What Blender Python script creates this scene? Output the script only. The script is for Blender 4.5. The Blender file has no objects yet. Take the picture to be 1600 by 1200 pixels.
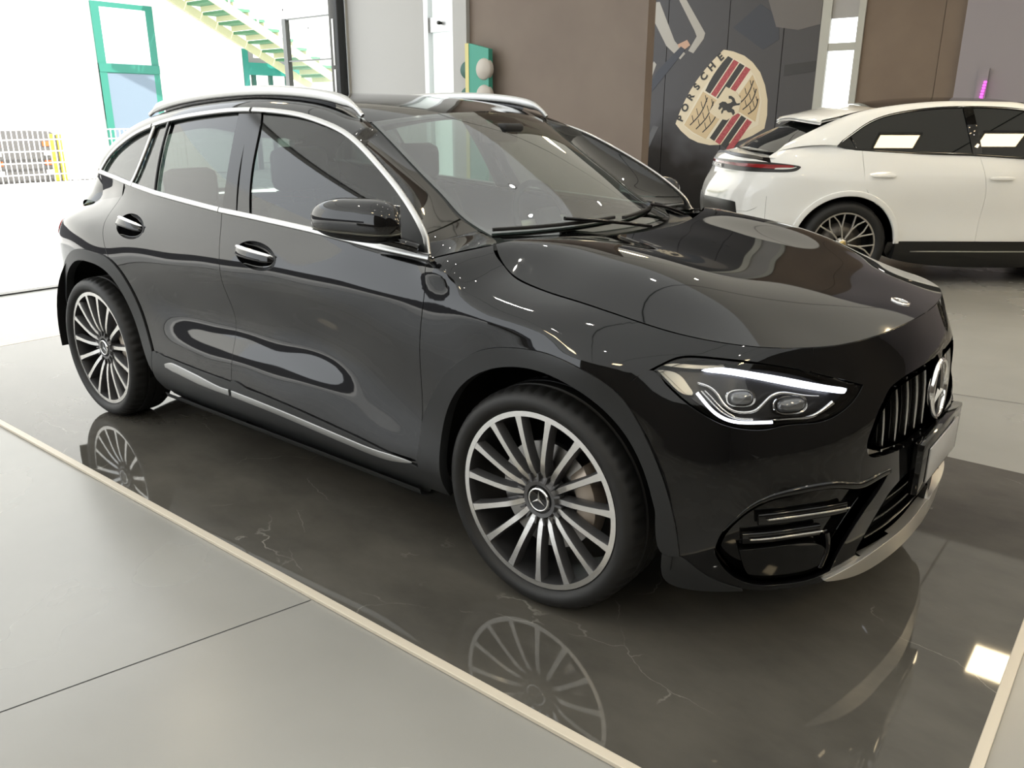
import bpy, bmesh, math, random
import numpy as np
from mathutils import Vector, Matrix, Euler
from mathutils.geometry import delaunay_2d_cdt
random.seed(7)
scene = bpy.context.scene
COL = scene.collection

# ---------------------------------------------------------------- camera, world, exposure
cam_data = bpy.data.cameras.new('camera'); cam = bpy.data.objects.new('camera', cam_data); COL.objects.link(cam)
cam_data.sensor_fit = 'HORIZONTAL'; cam_data.sensor_width = 36.0; cam_data.lens = 36.0*1281/1600
cam_data.clip_start = .05; cam_data.clip_end = 400
_yaw, _pit, _rol = math.radians(128.856942), math.radians(-17.942321), math.radians(.114874)
_d = Vector((math.cos(_yaw)*math.cos(_pit), math.sin(_yaw)*math.cos(_pit), math.sin(_pit)))
_r = _d.cross(Vector((0, 0, 1))).normalized(); _u = _r.cross(_d)
_r2 = _r*math.cos(_rol)+_u*math.sin(_rol); _u2 = -_r*math.sin(_rol)+_u*math.cos(_rol)
cam.matrix_world = Matrix(((_r2.x, _u2.x, -_d.x, 1.34744), (_r2.y, _u2.y, -_d.y, -2.68333), (_r2.z, _u2.z, -_d.z, 1.44839), (0, 0, 0, 1)))
scene.camera = cam

world = bpy.data.worlds.new('sky'); scene.world = world; world.use_nodes = True
_bg = world.node_tree.nodes['Background']; _bg.inputs[0].default_value = (.93, .97, 1.0, 1); _bg.inputs[1].default_value = 3.0
sun_d = bpy.data.lights.new('sun', 'SUN'); sun_d.energy = 7.0; sun_d.angle = math.radians(1.0); sun_d.color = (1, .97, .92)
sun = bpy.data.objects.new('sun', sun_d); COL.objects.link(sun); sun.rotation_euler = (math.radians(-22), math.radians(38), 0); sun.location = (10, 10, 20)
scene.view_settings.view_transform = 'Standard'; scene.view_settings.look = 'None'
scene.view_settings.gamma = 1.0; scene.view_settings.use_curve_mapping = False
scene.view_settings.exposure = 0.0
scene.cycles.max_bounces = 10; scene.cycles.glossy_bounces = 6; scene.cycles.transparent_max_bounces = 16
scene.cycles.caustics_reflective = False; scene.cycles.caustics_refractive = False
scene.cycles.sample_clamp_indirect = 6.0
# ---------------------------------------------------------------- materials
MATS = {}
def mat(name, col=(.5, .5, .5), rough=.5, metal=0.0, spec=.5, coat=0.0, emit=None, es=1.0, build=None):
    if name in MATS: return MATS[name]
    m = bpy.data.materials.new(name); m.use_nodes = True; MATS[name] = m
    b = m.node_tree.nodes['Principled BSDF']
    b.inputs['Base Color'].default_value = (*col, 1); b.inputs['Roughness'].default_value = rough
    b.inputs['Metallic'].default_value = metal; b.inputs['Specular IOR Level'].default_value = spec
    b.inputs['Coat Weight'].default_value = coat; b.inputs['Coat Roughness'].default_value = .02
    if emit is not None:
        b.inputs['Emission Color'].default_value = (*emit, 1); b.inputs['Emission Strength'].default_value = es
    if build: build(m.node_tree, b)
    return m

def glassmat(name, tint, ior=1.5, rough=0.0):
    """thin pane: tinted see-through with a clear mirror-like reflection"""
    if name in MATS: return MATS[name]
    m = bpy.data.materials.new(name); m.use_nodes = True; MATS[name] = m; t = m.node_tree
    t.nodes.remove(t.nodes['Principled BSDF']); out = t.nodes['Material Output']
    tr = t.nodes.new('ShaderNodeBsdfTransparent'); tr.inputs[0].default_value = (*tint, 1)
    gl = t.nodes.new('ShaderNodeBsdfGlossy'); gl.inputs['Roughness'].default_value = rough; gl.inputs['Color'].default_value = (1, 1, 1, 1)
    fr = t.nodes.new('ShaderNodeFresnel'); ge = t.nodes.new('ShaderNodeNewGeometry'); mr = t.nodes.new('ShaderNodeMapRange')
    mr.inputs[3].default_value = ior; mr.inputs[4].default_value = 1/ior      # a thin pane reflects the same from both faces
    t.links.new(ge.outputs['Backfacing'], mr.inputs[0]); t.links.new(mr.outputs[0], fr.inputs[0])
    mx = t.nodes.new('ShaderNodeMixShader')
    t.links.new(fr.outputs[0], mx.inputs[0]); t.links.new(tr.outputs[0], mx.inputs[1]); t.links.new(gl.outputs[0], mx.inputs[2])
    t.links.new(mx.outputs[0], out.inputs[0])
    return m

def noise_color(nt, b, scale, c1, c2, detail=4, lo=.35, hi=.65, coord='Object', stretch=None, rough=None):
    tc = nt.nodes.new('ShaderNodeTexCoord'); mp = nt.nodes.new('ShaderNodeMapping'); nz = nt.nodes.new('ShaderNodeTexNoise'); cr = nt.nodes.new('ShaderNodeValToRGB')
    nt.links.new(tc.outputs[coord], mp.inputs[0]); nt.links.new(mp.outputs[0], nz.inputs['Vector']); nt.links.new(nz.outputs['Fac'], cr.inputs[0]); nt.links.new(cr.outputs[0], b.inputs['Base Color'])
    if stretch: mp.inputs['Scale'].default_value = stretch
    nz.inputs['Scale'].default_value = scale; nz.inputs['Detail'].default_value = detail
    cr.color_ramp.elements[0].position = lo; cr.color_ramp.elements[0].color = (*c1, 1)
    cr.color_ramp.elements[1].position = hi; cr.color_ramp.elements[1].color = (*c2, 1)
    if rough:
        mr = nt.nodes.new('ShaderNodeMapRange'); nt.links.new(nz.outputs['Fac'], mr.inputs[0]); mr.inputs[3].default_value = rough[0]; mr.inputs[4].default_value = rough[1]
        nt.links.new(mr.outputs[0], b.inputs['Roughness'])
    return mp, nz, cr

def bump(nt, b, scale, strength, dist=.01, detail=3):
    tc = nt.nodes.new('ShaderNodeTexCoord'); nz = nt.nodes.new('ShaderNodeTexNoise'); bp = nt.nodes.new('ShaderNodeBump')
    nt.links.new(tc.outputs['Object'], nz.inputs['Vector']); nz.inputs['Scale'].default_value = scale; nz.inputs['Detail'].default_value = detail
    nt.links.new(nz.outputs['Fac'], bp.inputs['Height']); bp.inputs['Strength'].default_value = strength; bp.inputs['Distance'].default_value = dist
    nt.links.new(bp.outputs[0], b.inputs['Normal'])

# ---------------------------------------------------------------- objects
def tag(o, label=None, cat=None, group=None, kind=None):
    if label: o['label'] = label
    if cat: o['category'] = cat
    if group: o['group'] = group
    if kind: o['kind'] = kind
    return o
def empty(name, loc=(0, 0, 0), rz=0, parent=None):
    o = bpy.data.objects.new(name, None); COL.objects.link(o); o.location = loc; o.rotation_euler = (0, 0, rz); o.parent = parent
    o.empty_display_size = .1
    return o
def mk(name, V, F, m, parent=None, smooth=True, N=None, sharp=None, mi=None):
    me = bpy.data.meshes.new(name)
    me.from_pydata([tuple(map(float, v)) for v in V], [], [tuple(map(int, f)) for f in F])
    for q in (m if isinstance(m, (list, tuple)) else [m]): me.materials.append(q)
    if mi is not None: me.polygons.foreach_set('material_index', list(mi))
    me.polygons.foreach_set('use_smooth', [bool(smooth)]*len(me.polygons))
    if N is not None: me.normals_split_custom_set_from_vertices([tuple(map(float, n)) for n in N])
    elif smooth and sharp: me.set_sharp_from_angle(angle=math.radians(sharp))
    me.update()
    o = bpy.data.objects.new(name, me); COL.objects.link(o); o.parent = parent
    return o
def mirror(o, parent=None):
    """the same piece on the other side of the car (y -> -y), with its children"""
    c = o.copy(); COL.objects.link(c); c.parent = parent if parent is not None else o.parent
    c.matrix_basis = Matrix.Diagonal((1, -1, 1, 1))@o.matrix_basis
    for ch in list(o.children):
        k = ch.copy(); COL.objects.link(k); k.parent = c
        for g in list(ch.children):
            h = g.copy(); COL.objects.link(h); h.parent = k
    return c
def join(*parts):
    V, F = [], []
    for v, f in parts:
        n = len(V); V += [tuple(p) for p in v]; F += [tuple(i+n for i in q) for q in f]
    return V, F
def g_box(x0, x1, y0, y1, z0, z1, bev=0):
    if bev <= 0:
        V = [(x, y, z) for x in (x0, x1) for y in (y0, y1) for z in (z0, z1)]
        return V, [(0, 1, 3, 2), (4, 6, 7, 5), (0, 4, 5, 1), (2, 3, 7, 6), (0, 2, 6, 4), (1, 5, 7, 3)]
    bm = bmesh.new(); bmesh.ops.create_cube(bm, size=1)
    for v in bm.verts: v.co = Vector(((x0+x1)/2+v.co.x*(x1-x0), (y0+y1)/2+v.co.y*(y1-y0), (z0+z1)/2+v.co.z*(z1-z0)))
    bmesh.ops.bevel(bm, geom=bm.edges[:], offset=bev, segments=2, affect='EDGES', profile=.5)
    bm.verts.index_update(); r = [tuple(v.co) for v in bm.verts], [tuple(v.index for v in f.verts) for f in bm.faces]; bm.free(); return r
def g_grid(P, cu=False, cv=False, flip=False):
    P = np.asarray(P); n, m = P.shape[:2]; V = P.reshape(-1, 3); F = []
    for i in range(n if cu else n-1):
        for j in range(m if cv else m-1):
            a, b, c, d = i*m+j, ((i+1) % n)*m+j, ((i+1) % n)*m+(j+1) % m, i*m+(j+1) % m
            F.append((a, d, c, b) if flip else (a, b, c, d))
    return [tuple(v) for v in V], F
def frames(P, up=None, closed=False):
    P = np.asarray(P, float); T = np.gradient(P, axis=0)
    if closed: T = (np.roll(P, -1, 0)-np.roll(P, 1, 0))
    T /= np.linalg.norm(T, axis=1)[:, None]+1e-12
    if up is None: up = np.tile([0, 0, 1.], (len(P), 1))
    up = np.asarray(up, float)
    if up.ndim == 1: up = np.tile(up, (len(P), 1))
    B = np.cross(T, up); B /= np.linalg.norm(B, axis=1)[:, None]+1e-12
    return T, B, np.cross(B, T)
def g_sweep(P, prof, up=None, closed=False, scale=None, caps=True):
    """sweep a closed 2D profile (side, up) along P"""
    P = np.asarray(P, float); T, B, U = frames(P, up, closed); prof = np.asarray(prof, float)
    s = np.ones(len(P)) if scale is None else np.asarray(scale, float)
    G = P[:, None]+(B[:, None]*prof[None, :, :1]+U[:, None]*prof[None, :, 1:2])*s[:, None, None]
    V, F = g_grid(G, cu=closed, cv=True, flip=True)
    m = len(prof)
    if caps and not closed:
        F.append(tuple(range(m))); F.append(tuple(len(V)-m+i for i in reversed(range(m))))
    return V, F
def circle(r, n=10, ry=None): 
    a = np.arange(n)*2*np.pi/n; return np.c_[r*np.cos(a), (r if ry is None else ry)*np.sin(a)]
def rrect(w, h, r, k=3):
    """rounded rectangle profile, w x h"""
    o = []
    for cx, cy, a0 in ((w/2-r, h/2-r, 0), (-w/2+r, h/2-r, 90), (-w/2+r, -h/2+r, 180), (w/2-r, -h/2+r, 270)):
        for i in range(k+1):
            a = math.radians(a0+90*i/k); o.append((cx+r*math.cos(a), cy+r*math.sin(a)))
    return np.array(o)
def g_lathe(prof, n=48, axis='y', c=(0, 0, 0), closed=False):
    """profile of (radius, along-axis) turned round an axis through c"""
    a = np.arange(n)*2*np.pi/n; prof = np.asarray(prof, float)
    r, h = prof[:, 0][None], prof[:, 1][None]; ca, sa = np.cos(a)[:, None], np.sin(a)[:, None]; o = np.ones_like(ca)
    G = {'y': np.stack([r*ca, h*o, r*sa], -1), 'z': np.stack([r*ca, r*sa, h*o], -1), 'x': np.stack([h*o, r*ca, r*sa], -1)}[axis]+np.array(c)
    return g_grid(G, cu=True, cv=closed, flip=(axis != 'y'))
def g_prism(poly, d0, d1, axis='y'):
    """polygon extruded between d0 and d1; the polygon lies in the two other axes"""
    n = len(poly)
    def at(p, d): return {'x': (d, p[0], p[1]), 'y': (p[0], d, p[1]), 'z': (p[0], p[1], d)}[axis]
    V = [at(p, d0) for p in poly]+[at(p, d1) for p in poly]
    F = [tuple(range(n)), tuple(range(2*n-1, n-1, -1))]+[(i, (i+1) % n+0, (i+1) % n+n, i+n) for i in range(n)]
    bm = bmesh.new(); vs = [bm.verts.new(v) for v in V]
    for f in F: bm.faces.new([vs[i] for i in f])
    bmesh.ops.recalc_face_normals(bm, faces=bm.faces[:]); bm.verts.index_update()
    r = [tuple(v.co) for v in bm.verts], [tuple(v.index for v in f.verts) for f in bm.faces]; bm.free(); return r
def xf(g, M):
    return [tuple(M@Vector(v)) for v in g[0]], g[1]

# ---------------------------------------------------------------- trimmed panels on curved skins
def pip(poly, Q):
    poly = np.asarray(poly); Q = np.asarray(Q); x, y = Q[:, 0], Q[:, 1]; r = np.zeros(len(Q), bool)
    for i in range(len(poly)):
        x0, y0 = poly[i]; x1, y1 = poly[i-1]
        if y0 == y1: continue
        c = ((y0 > y) != (y1 > y)) & (x < (x1-x0)*(y-y0)/(y1-y0)+x0); r ^= c
    return r
def area(poly):
    p = np.asarray(poly); return .5*np.sum(p[:, 0]*np.roll(p[:, 1], -1)-np.roll(p[:, 0], -1)*p[:, 1])
def inset(poly, g):
    p = np.asarray(poly, float)
    if area(p) < 0: p = p[::-1]
    if not np.any(g): return p
    a = p-np.roll(p, 1, 0); b = np.roll(p, -1, 0)-p
    na = np.c_[-a[:, 1], a[:, 0]]/(np.linalg.norm(a, axis=1)[:, None]+1e-12); nb = np.c_[-b[:, 1], b[:, 0]]/(np.linalg.norm(b, axis=1)[:, None]+1e-12)
    m = na+nb; L = np.linalg.norm(m, axis=1); m /= (L[:, None]+1e-9)
    k = np.minimum(1/np.maximum((m*na).sum(1), .4), 2.0)
    return p+m*(k*g)[:, None]
def path(*segs, step=.012):
    """closed outline from segments; each is smoothed, corners stay at the joins"""
    out = []
    for i, s in enumerate(segs):
        s = np.asarray(s, float); nx = np.asarray(segs[(i+1) % len(segs)], float)[0]
        if np.linalg.norm(s[-1]-nx) > 1e-6: s = np.vstack([s, nx])
        s = s[np.r_[True, np.linalg.norm(np.diff(s, axis=0), axis=1) > 1e-6]]
        if len(s) < 2: continue
        out.append(curve(s, step=step)[:-1])
    return np.vstack(out)
def seglen(p): return np.linalg.norm(np.roll(p, -1, 0)-p, axis=1)
def g_panel(S, poly, holes=(), step=.03, stepz=None, gap=.0018, depth=.012, off=0, flip=False, rim=True):
    """mesh of the skin S inside the outline; rounded, turned-in edges"""
    outer = inset(poly, gap); inner = [inset(h, -gap) for h in holes]
    rings = [outer]+[h for h in inner]
    pts = np.vstack(rings); lo, hi = outer.min(0), outer.max(0); stepz = stepz or step
    gx = np.arange(lo[0]+step*.5, hi[0], step); gz = np.arange(lo[1]+stepz*.5, hi[1], stepz)
    Q = np.stack(np.meshgrid(gx, gz, indexing='ij'), -1).reshape(-1, 2)
    if len(Q):
        Q = Q[pip(outer, Q)]
        for h in inner: Q = Q[~pip(h, Q)] if len(Q) else Q
    if len(Q):
        sc = np.array([1/step, 1/stepz]); d = np.full(len(Q), 9.)
        for b in np.array_split(pts, max(1, len(pts)//200)):
            d = np.minimum(d, np.sqrt((((Q[:, None]-b[None])*sc)**2).sum(-1)).min(1))
        Q = Q[d > .45]
    allq = np.vstack([pts, Q]) if len(Q) else pts
    E, k = [], 0
    for r in rings:
        E += [(k+i, k+(i+1) % len(r)) for i in range(len(r))]; k += len(r)
    vo, eo, fo, ov, oe, of = delaunay_2d_cdt([Vector(q) for q in allq], E, [], 0, 1e-7)
    q = np.array([(v.x, v.y) for v in vo]); F = np.array([f for f in fo if len(f) == 3])
    c = q[F].mean(1); keep = pip(outer, c)
    for h in inner: keep &= ~pip(h, c)
    F = F[keep]
    a = q[F]; ar = (a[:, 1, 0]-a[:, 0, 0])*(a[:, 2, 1]-a[:, 0, 1])-(a[:, 2, 0]-a[:, 0, 0])*(a[:, 1, 1]-a[:, 0, 1])
    F[ar < 0] = F[ar < 0][:, ::-1]
    P = S.P(q, off); N = S.Nrm(q)
    V = [P]; NN = [N]; FF = [tuple(f) for f in F]; base = len(P)
    if rim:
        k = 0
        idx = {}
        for i, o in enumerate(ov):
            for j in o: idx[j] = i
        for ri, r in enumerate(rings):
            ids = [idx[k+i] for i in range(len(r))]; k += len(r)
            p, n = P[ids], N[ids]; t = np.roll(p, -1, 0)-np.roll(p, 1, 0); t /= np.linalg.norm(t, axis=1)[:, None]+1e-12
            s = np.cross(t, n)*(1 if ri == 0 else -1)
            e = min(.0009, depth*.3)
            r1 = p+s*e-n*e; r2 = p+s*e-n*depth; m = len(r)
            V += [r1, r2]; NN += [s, s]
            for i in range(m):
                j = (i+1) % m
                A = [(ids[i], base+i, base+j, ids[j]), (base+i, base+m+i, base+m+j, base+j)]
                FF += A if ri == 0 else [x[::-1] for x in A]
            base += 2*m
    V = np.vstack(V); NN = np.vstack(NN)
    # make the winding agree with the skin normal
    f0 = np.array(FF[0][:3]); fn = np.cross(V[f0[1]]-V[f0[0]], V[f0[2]]-V[f0[0]])
    if fn@NN[f0[0]] < 0: FF = [f[::-1] for f in FF]
    return V, FF, NN
def panel(name, S, poly, m, parent, **k):
    V, F, N = g_panel(S, poly, **k)
    return mk(name, V, F, m, parent, N=N)
def sym_panel(name, S, poly, m, parent, **k):
    """one piece that runs across the centre line: half outline, mirrored and joined"""
    V, F, N = g_panel(S, poly, **k); n = len(V); fl = np.array([1, -1, 1])
    return mk(name, np.vstack([V, V*fl]), F+[tuple(i+n for i in f[::-1]) for f in F], m, parent, N=np.vstack([N, N*fl]))
def g_strip(S, q, prof, off=0, taper=None, closed=False):
    """profile swept along a curve drawn on a skin"""
    return g_sweep(S.P(q, off), prof, up=S.Nrm(q), scale=taper, closed=closed)

def add_text(body, size, m, M, parent, name='lettering', ext=.001, align='CENTER', bold=0, space=1):
    c = bpy.data.curves.new(name, 'FONT'); c.body = body; c.size = size; c.extrude = ext; c.align_x = align; c.align_y = 'CENTER'; c.offset = bold; c.space_character = space
    o = bpy.data.objects.new(name, c); COL.objects.link(o)
    dg = bpy.context.evaluated_depsgraph_get(); me = bpy.data.meshes.new_from_object(o.evaluated_get(dg)); bpy.data.objects.remove(o)
    me.transform(M); me.materials.clear(); me.materials.append(m); me.name = name
    k = bpy.data.objects.new(name, me); COL.objects.link(k); k.parent = parent; return k
# ---------------------------------------------------------------- surface maths
def nspline(t, y, q):
    """natural cubic spline through (t, y), evaluated at q"""
    t = np.asarray(t, float); y = np.asarray(y, float); n = len(t); h = np.diff(t)
    A = np.zeros((n, n)); b = np.zeros((n,) + y.shape[1:]); A[0, 0] = A[-1, -1] = 1
    for i in range(1, n-1):
        A[i, i-1] = h[i-1]; A[i, i] = 2*(h[i-1]+h[i]); A[i, i+1] = h[i]
        b[i] = 6*((y[i+1]-y[i])/h[i]-(y[i]-y[i-1])/h[i-1])
    m = np.linalg.solve(A, b)
    q = np.asarray(q, float); i = np.clip(np.searchsorted(t, q)-1, 0, n-2)
    hh = h[i]; a = (t[i+1]-q)/hh; c = (q-t[i])/hh
    if y.ndim > 1: hh = hh[:, None]; a = a[:, None]; c = c[:, None]
    return a*y[i]+c*y[i+1]+((a**3-a)*m[i]+(c**3-c)*m[i+1])*hh**2/6

def curve(P, n=None, step=None, closed=False):
    """smooth curve through points P (any dimension), resampled evenly"""
    P = np.asarray(P, float)
    P = P[np.r_[True, np.linalg.norm(np.diff(P, axis=0), axis=1) > 1e-6]]
    if len(P) == 2: return resample(P, n, step)
    if closed: P = np.vstack([P[-3:], P, P[:4]])
    t = np.r_[0, np.cumsum(np.linalg.norm(np.diff(P, axis=0), axis=1)**.5)]
    if closed:
        t0, t1 = t[3], t[-4]
    else: t0, t1 = t[0], t[-1]
    D = nspline(t, P, np.linspace(t0, t1, 40*len(P)))
    return resample(D, n, step)

def resample(D, n=None, step=None):
    D = np.asarray(D, float)
    s = np.r_[0, np.cumsum(np.linalg.norm(np.diff(D, axis=0), axis=1))]
    if n is None: n = max(2, int(round(s[-1]/step))+1)
    q = np.linspace(0, s[-1], n)
    return np.stack([np.interp(q, s, D[:, k]) for k in range(D.shape[1])], -1)

def _bas(x, d):
    """cubic B-spline weights and derivatives for local coordinate x in 0..1"""
    if d == 0: return np.stack([(1-x)**3, 3*x**3-6*x**2+4, -3*x**3+3*x**2+3*x+1, x**3], -1)/6
    return np.stack([-(1-x)**2, 3*x**2-4*x, -3*x**2+2*x+1, x**2], -1)/2

class BSurf:
    """smooth scalar field over a rectangle: least-squares cubic B-spline"""
    def __init__(s, a, b, na, nb, pts, lam=1e-4, lb=1.0, w=None):
        s.a, s.b, s.na, s.nb = a, b, na, nb
        pts = np.asarray(pts, float); M, N = na+3, nb+3
        w = np.ones(len(pts)) if w is None else np.asarray(w, float)
        ia, wa = s._loc(pts[:, 0], a, na, 0); ib, wb = s._loc(pts[:, 1], b, nb, 0)
        A = np.zeros((len(pts), M*N)); r = np.arange(len(pts))
        for i in range(4):
            for j in range(4):
                A[r, (ia+i)*N+ib+j] += wa[:, i]*wb[:, j]
        D1 = np.diff(np.eye(M), 2, axis=0); D2 = np.diff(np.eye(N), 2, axis=0)
        G = np.diff(np.eye(M), 1, axis=0); H = np.diff(np.eye(N), 1, axis=0)
        pa = (na/(a[1]-a[0]))**1.5; pb = (nb/(b[1]-b[0]))**1.5
        pa, pb = pa/max(pa, pb), pb/max(pa, pb)*lb
        K = pa*np.kron(D1.T@D1, np.eye(N)) + pb*np.kron(np.eye(M), D2.T@D2) + .5*np.kron(G.T@G, H.T@H)*min(pa, pb)
        W = w[:, None]*A
        s.c = np.linalg.solve(A.T@W+lam*K+1e-10*np.eye(M*N), A.T@(w*pts[:, 2])).reshape(M, N)
    def _loc(s, x, r, n, d):
        t = (np.asarray(x, float)-r[0])/(r[1]-r[0])*n
        i = np.clip(np.floor(t).astype(int), 0, n-1); f = np.clip(t-i, -.6, 1.6)
        return i, _bas(f, d)*(1 if d == 0 else n/(r[1]-r[0]))
    def __call__(s, x, y, dx=0, dy=0):
        i, wx = s._loc(x, s.a, s.na, dx); j, wy = s._loc(y, s.b, s.nb, dy)
        o = 0
        for k in range(4):
            for l in range(4): o = o+wx[..., k]*wy[..., l]*s.c[i+k, j+l]
        return o

class Wrap:
    """vertical skin wrapped round half of a car: base plan curve + offset d(u,z)"""
    def __init__(s, plan, zr, pts, nu, nz, lam, w=None):
        D = curve(plan, n=3000); s.u = np.r_[0, np.cumsum(np.linalg.norm(np.diff(D, axis=0), axis=1))]
        s.D = D; T = np.gradient(D, axis=0); T /= np.linalg.norm(T, axis=1)[:, None]
        s.N = np.stack([T[:, 1], -T[:, 0]], -1)
        s.L = s.u[-1]
        pts = np.asarray(pts, float)
        uv = np.array([s.inv(p[0], p[1]) for p in pts])
        s.f = BSurf((0, s.L), zr, nu, nz, np.c_[uv[:, 0], pts[:, 2], uv[:, 1]], lam, .6, w)
    def inv(s, x, y):
        q = np.array([x, y])-s.D; i = np.argmin((q**2).sum(1))
        return s.u[i], q[i]@s.N[i]
    def base(s, u):
        return (np.stack([np.interp(u, s.u, s.D[:, k]) for k in (0, 1)], -1), np.stack([np.interp(u, s.u, s.N[:, k]) for k in (0, 1)], -1))
    def P(s, q, off=0):
        q = np.asarray(q, float); u, z = q[:, 0], q[:, 1]
        B, N = s.base(u); d = s.f(u, z)
        R = np.c_[B+N*d[:, None], z]
        if np.any(off): R = R+s.Nrm(q)*np.asarray(off).reshape(-1, 1)
        return R
    def Nrm(s, q):
        q = np.asarray(q, float); e = 1e-4
        n = np.cross(s.P(q+[e, 0])-s.P(q-[e, 0]), s.P(q+[0, e])-s.P(q-[0, e]))
        return n/np.linalg.norm(n, axis=1)[:, None]

class Field:
    """height field along one axis: 'z' over (x,y) or 'y' over (x,z)"""
    def __init__(s, f, axis='z', sign=1): s.f, s.axis, s.sign = f, axis, sign
    def P(s, q, off=0):
        q = np.asarray(q, float); h = s.f(q[:, 0], q[:, 1])
        R = np.c_[q[:, 0], q[:, 1], h] if s.axis == 'z' else np.c_[q[:, 0], h, q[:, 1]]
        if np.any(off): R = R+s.Nrm(q)*np.asarray(off).reshape(-1, 1)
        return R
    def Nrm(s, q):
        q = np.asarray(q, float); e = 1e-4
        n = np.cross(s.P(q+[e, 0])-s.P(q-[e, 0]), s.P(q+[0, e])-s.P(q-[0, e]))*s.sign
        return n/np.linalg.norm(n, axis=1)[:, None]
# ---------------------------------------------------------------- shape of the black car (front axle at x=0, y=0 on its centre line)
def GLASS_Y(x, z): return -(.864-.36*(z-1.05)-.30*(z-1.05)**2)+.055*np.clip((-x-1.6), 0, 3)**2
BELT = [(x, -float(GLASS_Y(x, z)), z) for x, z in ((-2.81, 1.193), (-2.60, 1.176), (-2.409, 1.157), (-2.142, 1.134), (-1.846, 1.115), (-1.587, 1.098), (-1.364, 1.088), (-1.152, 1.077), (-1.022, 1.070), (-.683, 1.047), (-.442, 1.036))]
SIDE = {
 -3.0: [(.25, .80), (.35, .85), (.45, .868), (.6, .878), (.8, .88), (.9, .876), (.95, .86), (.985, .83), (1.01, .785), (1.03, .73)],
 -2.73: [(.30, .89), (.5, .912), (.7, .922), (.83, .924), (.9, .918), (.95, .902), (.99, .87), (1.03, .815), (1.08, .755)],
 -2.3: [(.26, .87), (.3, .90), (.36, .914), (.45, .907), (.55, .903), (.7, .914), (.8, .921), (.87, .921), (.93, .911), (.98, .891), (1.04, .855), (1.10, .818)],
 -1.9: [(.25, .865), (.30, .897), (.35, .910), (.42, .910), (.48, .906), (.54, .895), (.60, .880), (.66, .874), (.72, .884), (.79, .902), (.85, .913), (.91, .909), (.98, .892), (1.05, .863)],
 -1.5: [(.25, .862), (.30, .894), (.35, .908), (.42, .909), (.48, .904), (.54, .891), (.60, .872), (.66, .863), (.72, .871), (.79, .893), (.85, .907), (.91, .906), (.98, .891), (1.04, .868)],
 -1.0: [(.25, .862), (.30, .894), (.35, .908), (.42, .908), (.48, .903), (.54, .890), (.60, .871), (.66, .862), (.72, .870), (.79, .892), (.85, .906), (.91, .905), (.97, .893), (1.03, .871)],
 -.6: [(.25, .868), (.30, .90), (.35, .913), (.42, .905), (.5, .888), (.6, .884), (.7, .898), (.8, .911), (.87, .911), (.93, .904), (.98, .89)],
 -.3: [(.25, .868), (.3, .9), (.45, .913), (.6, .915), (.75, .917), (.85, .915), (.92, .906), (.97, .889), (1.01, .858), (1.04, .812), (1.06, .765)],
 0: [(.75, .922), (.83, .920), (.88, .909), (.92, .885), (.945, .845)],
 .25: [(.6, .918), (.75, .908), (.83, .890), (.88, .852)],
}
FRONT = {
 .20: [(.50, .84), (.645, .735), (.755, .60), (.828, .40), (.860, .2), (.870, 0)],
 .30: [(.46, .885), (.53, .85), (.66, .755), (.765, .62), (.838, .43), (.872, .2), (.882, 0)],
 .42: [(.44, .895), (.535, .855), (.665, .765), (.772, .63), (.845, .43), (.877, .2), (.887, 0)],
 .55: [(.42, .888), (.53, .845), (.655, .745), (.764, .60), (.834, .42), (.867, .2), (.878, 0)],
 .65: [(.40, .879), (.52, .831), (.65, .725), (.757, .58), (.831, .40), (.863, .2), (.874, 0)],
 .75: [(.40, .855), (.51, .806), (.63, .705), (.735, .56), (.813, .38), (.849, .2), (.861, 0)],
 .82: [(.38, .83), (.49, .786), (.61, .69), (.71, .56), (.785, .38), (.825, .2), (.84, 0)],
}
SHUT = [(-.311, .709, 1.073), (-.288, .728, 1.057), (-.267, .741, 1.040), (-.231, .756, 1.016), (-.198, .767, 1.001), (-.153, .777, .988), (-.099, .784, .978), (-.036, .790, .969), (.058, .795, .959), (.165, .795, .944), (.264, .789, .927), (.355, .777, .912), (.439, .758, .902), (.515, .729, .895), (.584, .687, .890), (.645, .628, .887), (.70, .546, .885), (.738, .458, .886), (.768, .335, .888), (.786, .214, .891), (.796, .12, .893), (.80, 0, .894)]
REAR = {
 .30: [(-3.30, .70), (-3.43, .5), (-3.48, 0)],
 .55: [(-3.25, .80), (-3.42, .62), (-3.51, .3), (-3.53, 0)],
 .80: [(-3.22, .80), (-3.38, .62), (-3.47, .3), (-3.49, 0)],
 .93: [(-3.19, .785), (-3.34, .61), (-3.45, .3), (-3.47, 0)],
 1.0: [(-3.12, .735), (-3.28, .56), (-3.40, .3), (-3.42, 0)],
}
PLAN = [(-3.46, .12), (-3.46, 0), (-3.43, -.35), (-3.33, -.62), (-3.08, -.82), (-2.7, -.885), (-2.1, -.90), (-1.5, -.90), (-.9, -.90), (-.3, -.895), (.15, -.875), (.45, -.795), (.67, -.62), (.81, -.36), (.87, 0), (.865, .12)]
def body_points():
    P = [(x, -y, z) for x, L in SIDE.items() for z, y in L]
    P += [(x, -y, z) for z, L in FRONT.items() for x, y in L] + [(x, y, z) for z, L in FRONT.items() for x, y in L if 0 < y < .21]
    P += [(x, -y, z) for z, L in REAR.items() for x, y in L]
    W = [1]*len(P)
    B = curve(BELT, n=30); P += [(x, -y, z) for x, y, z in B]; W += [1]*len(B)
    S = curve(SHUT, n=60); P += [(x, -y, z) for x, y, z in S]; W += [3]*len(S)
    P += [(x, y, z) for x, y, z in S[-6:]]; W += [3]*6
    return P, W
_p, _w = body_points()
BODY = Wrap(PLAN, (.12, 1.24), _p, 46, 26, 4e-3, _w)

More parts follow.
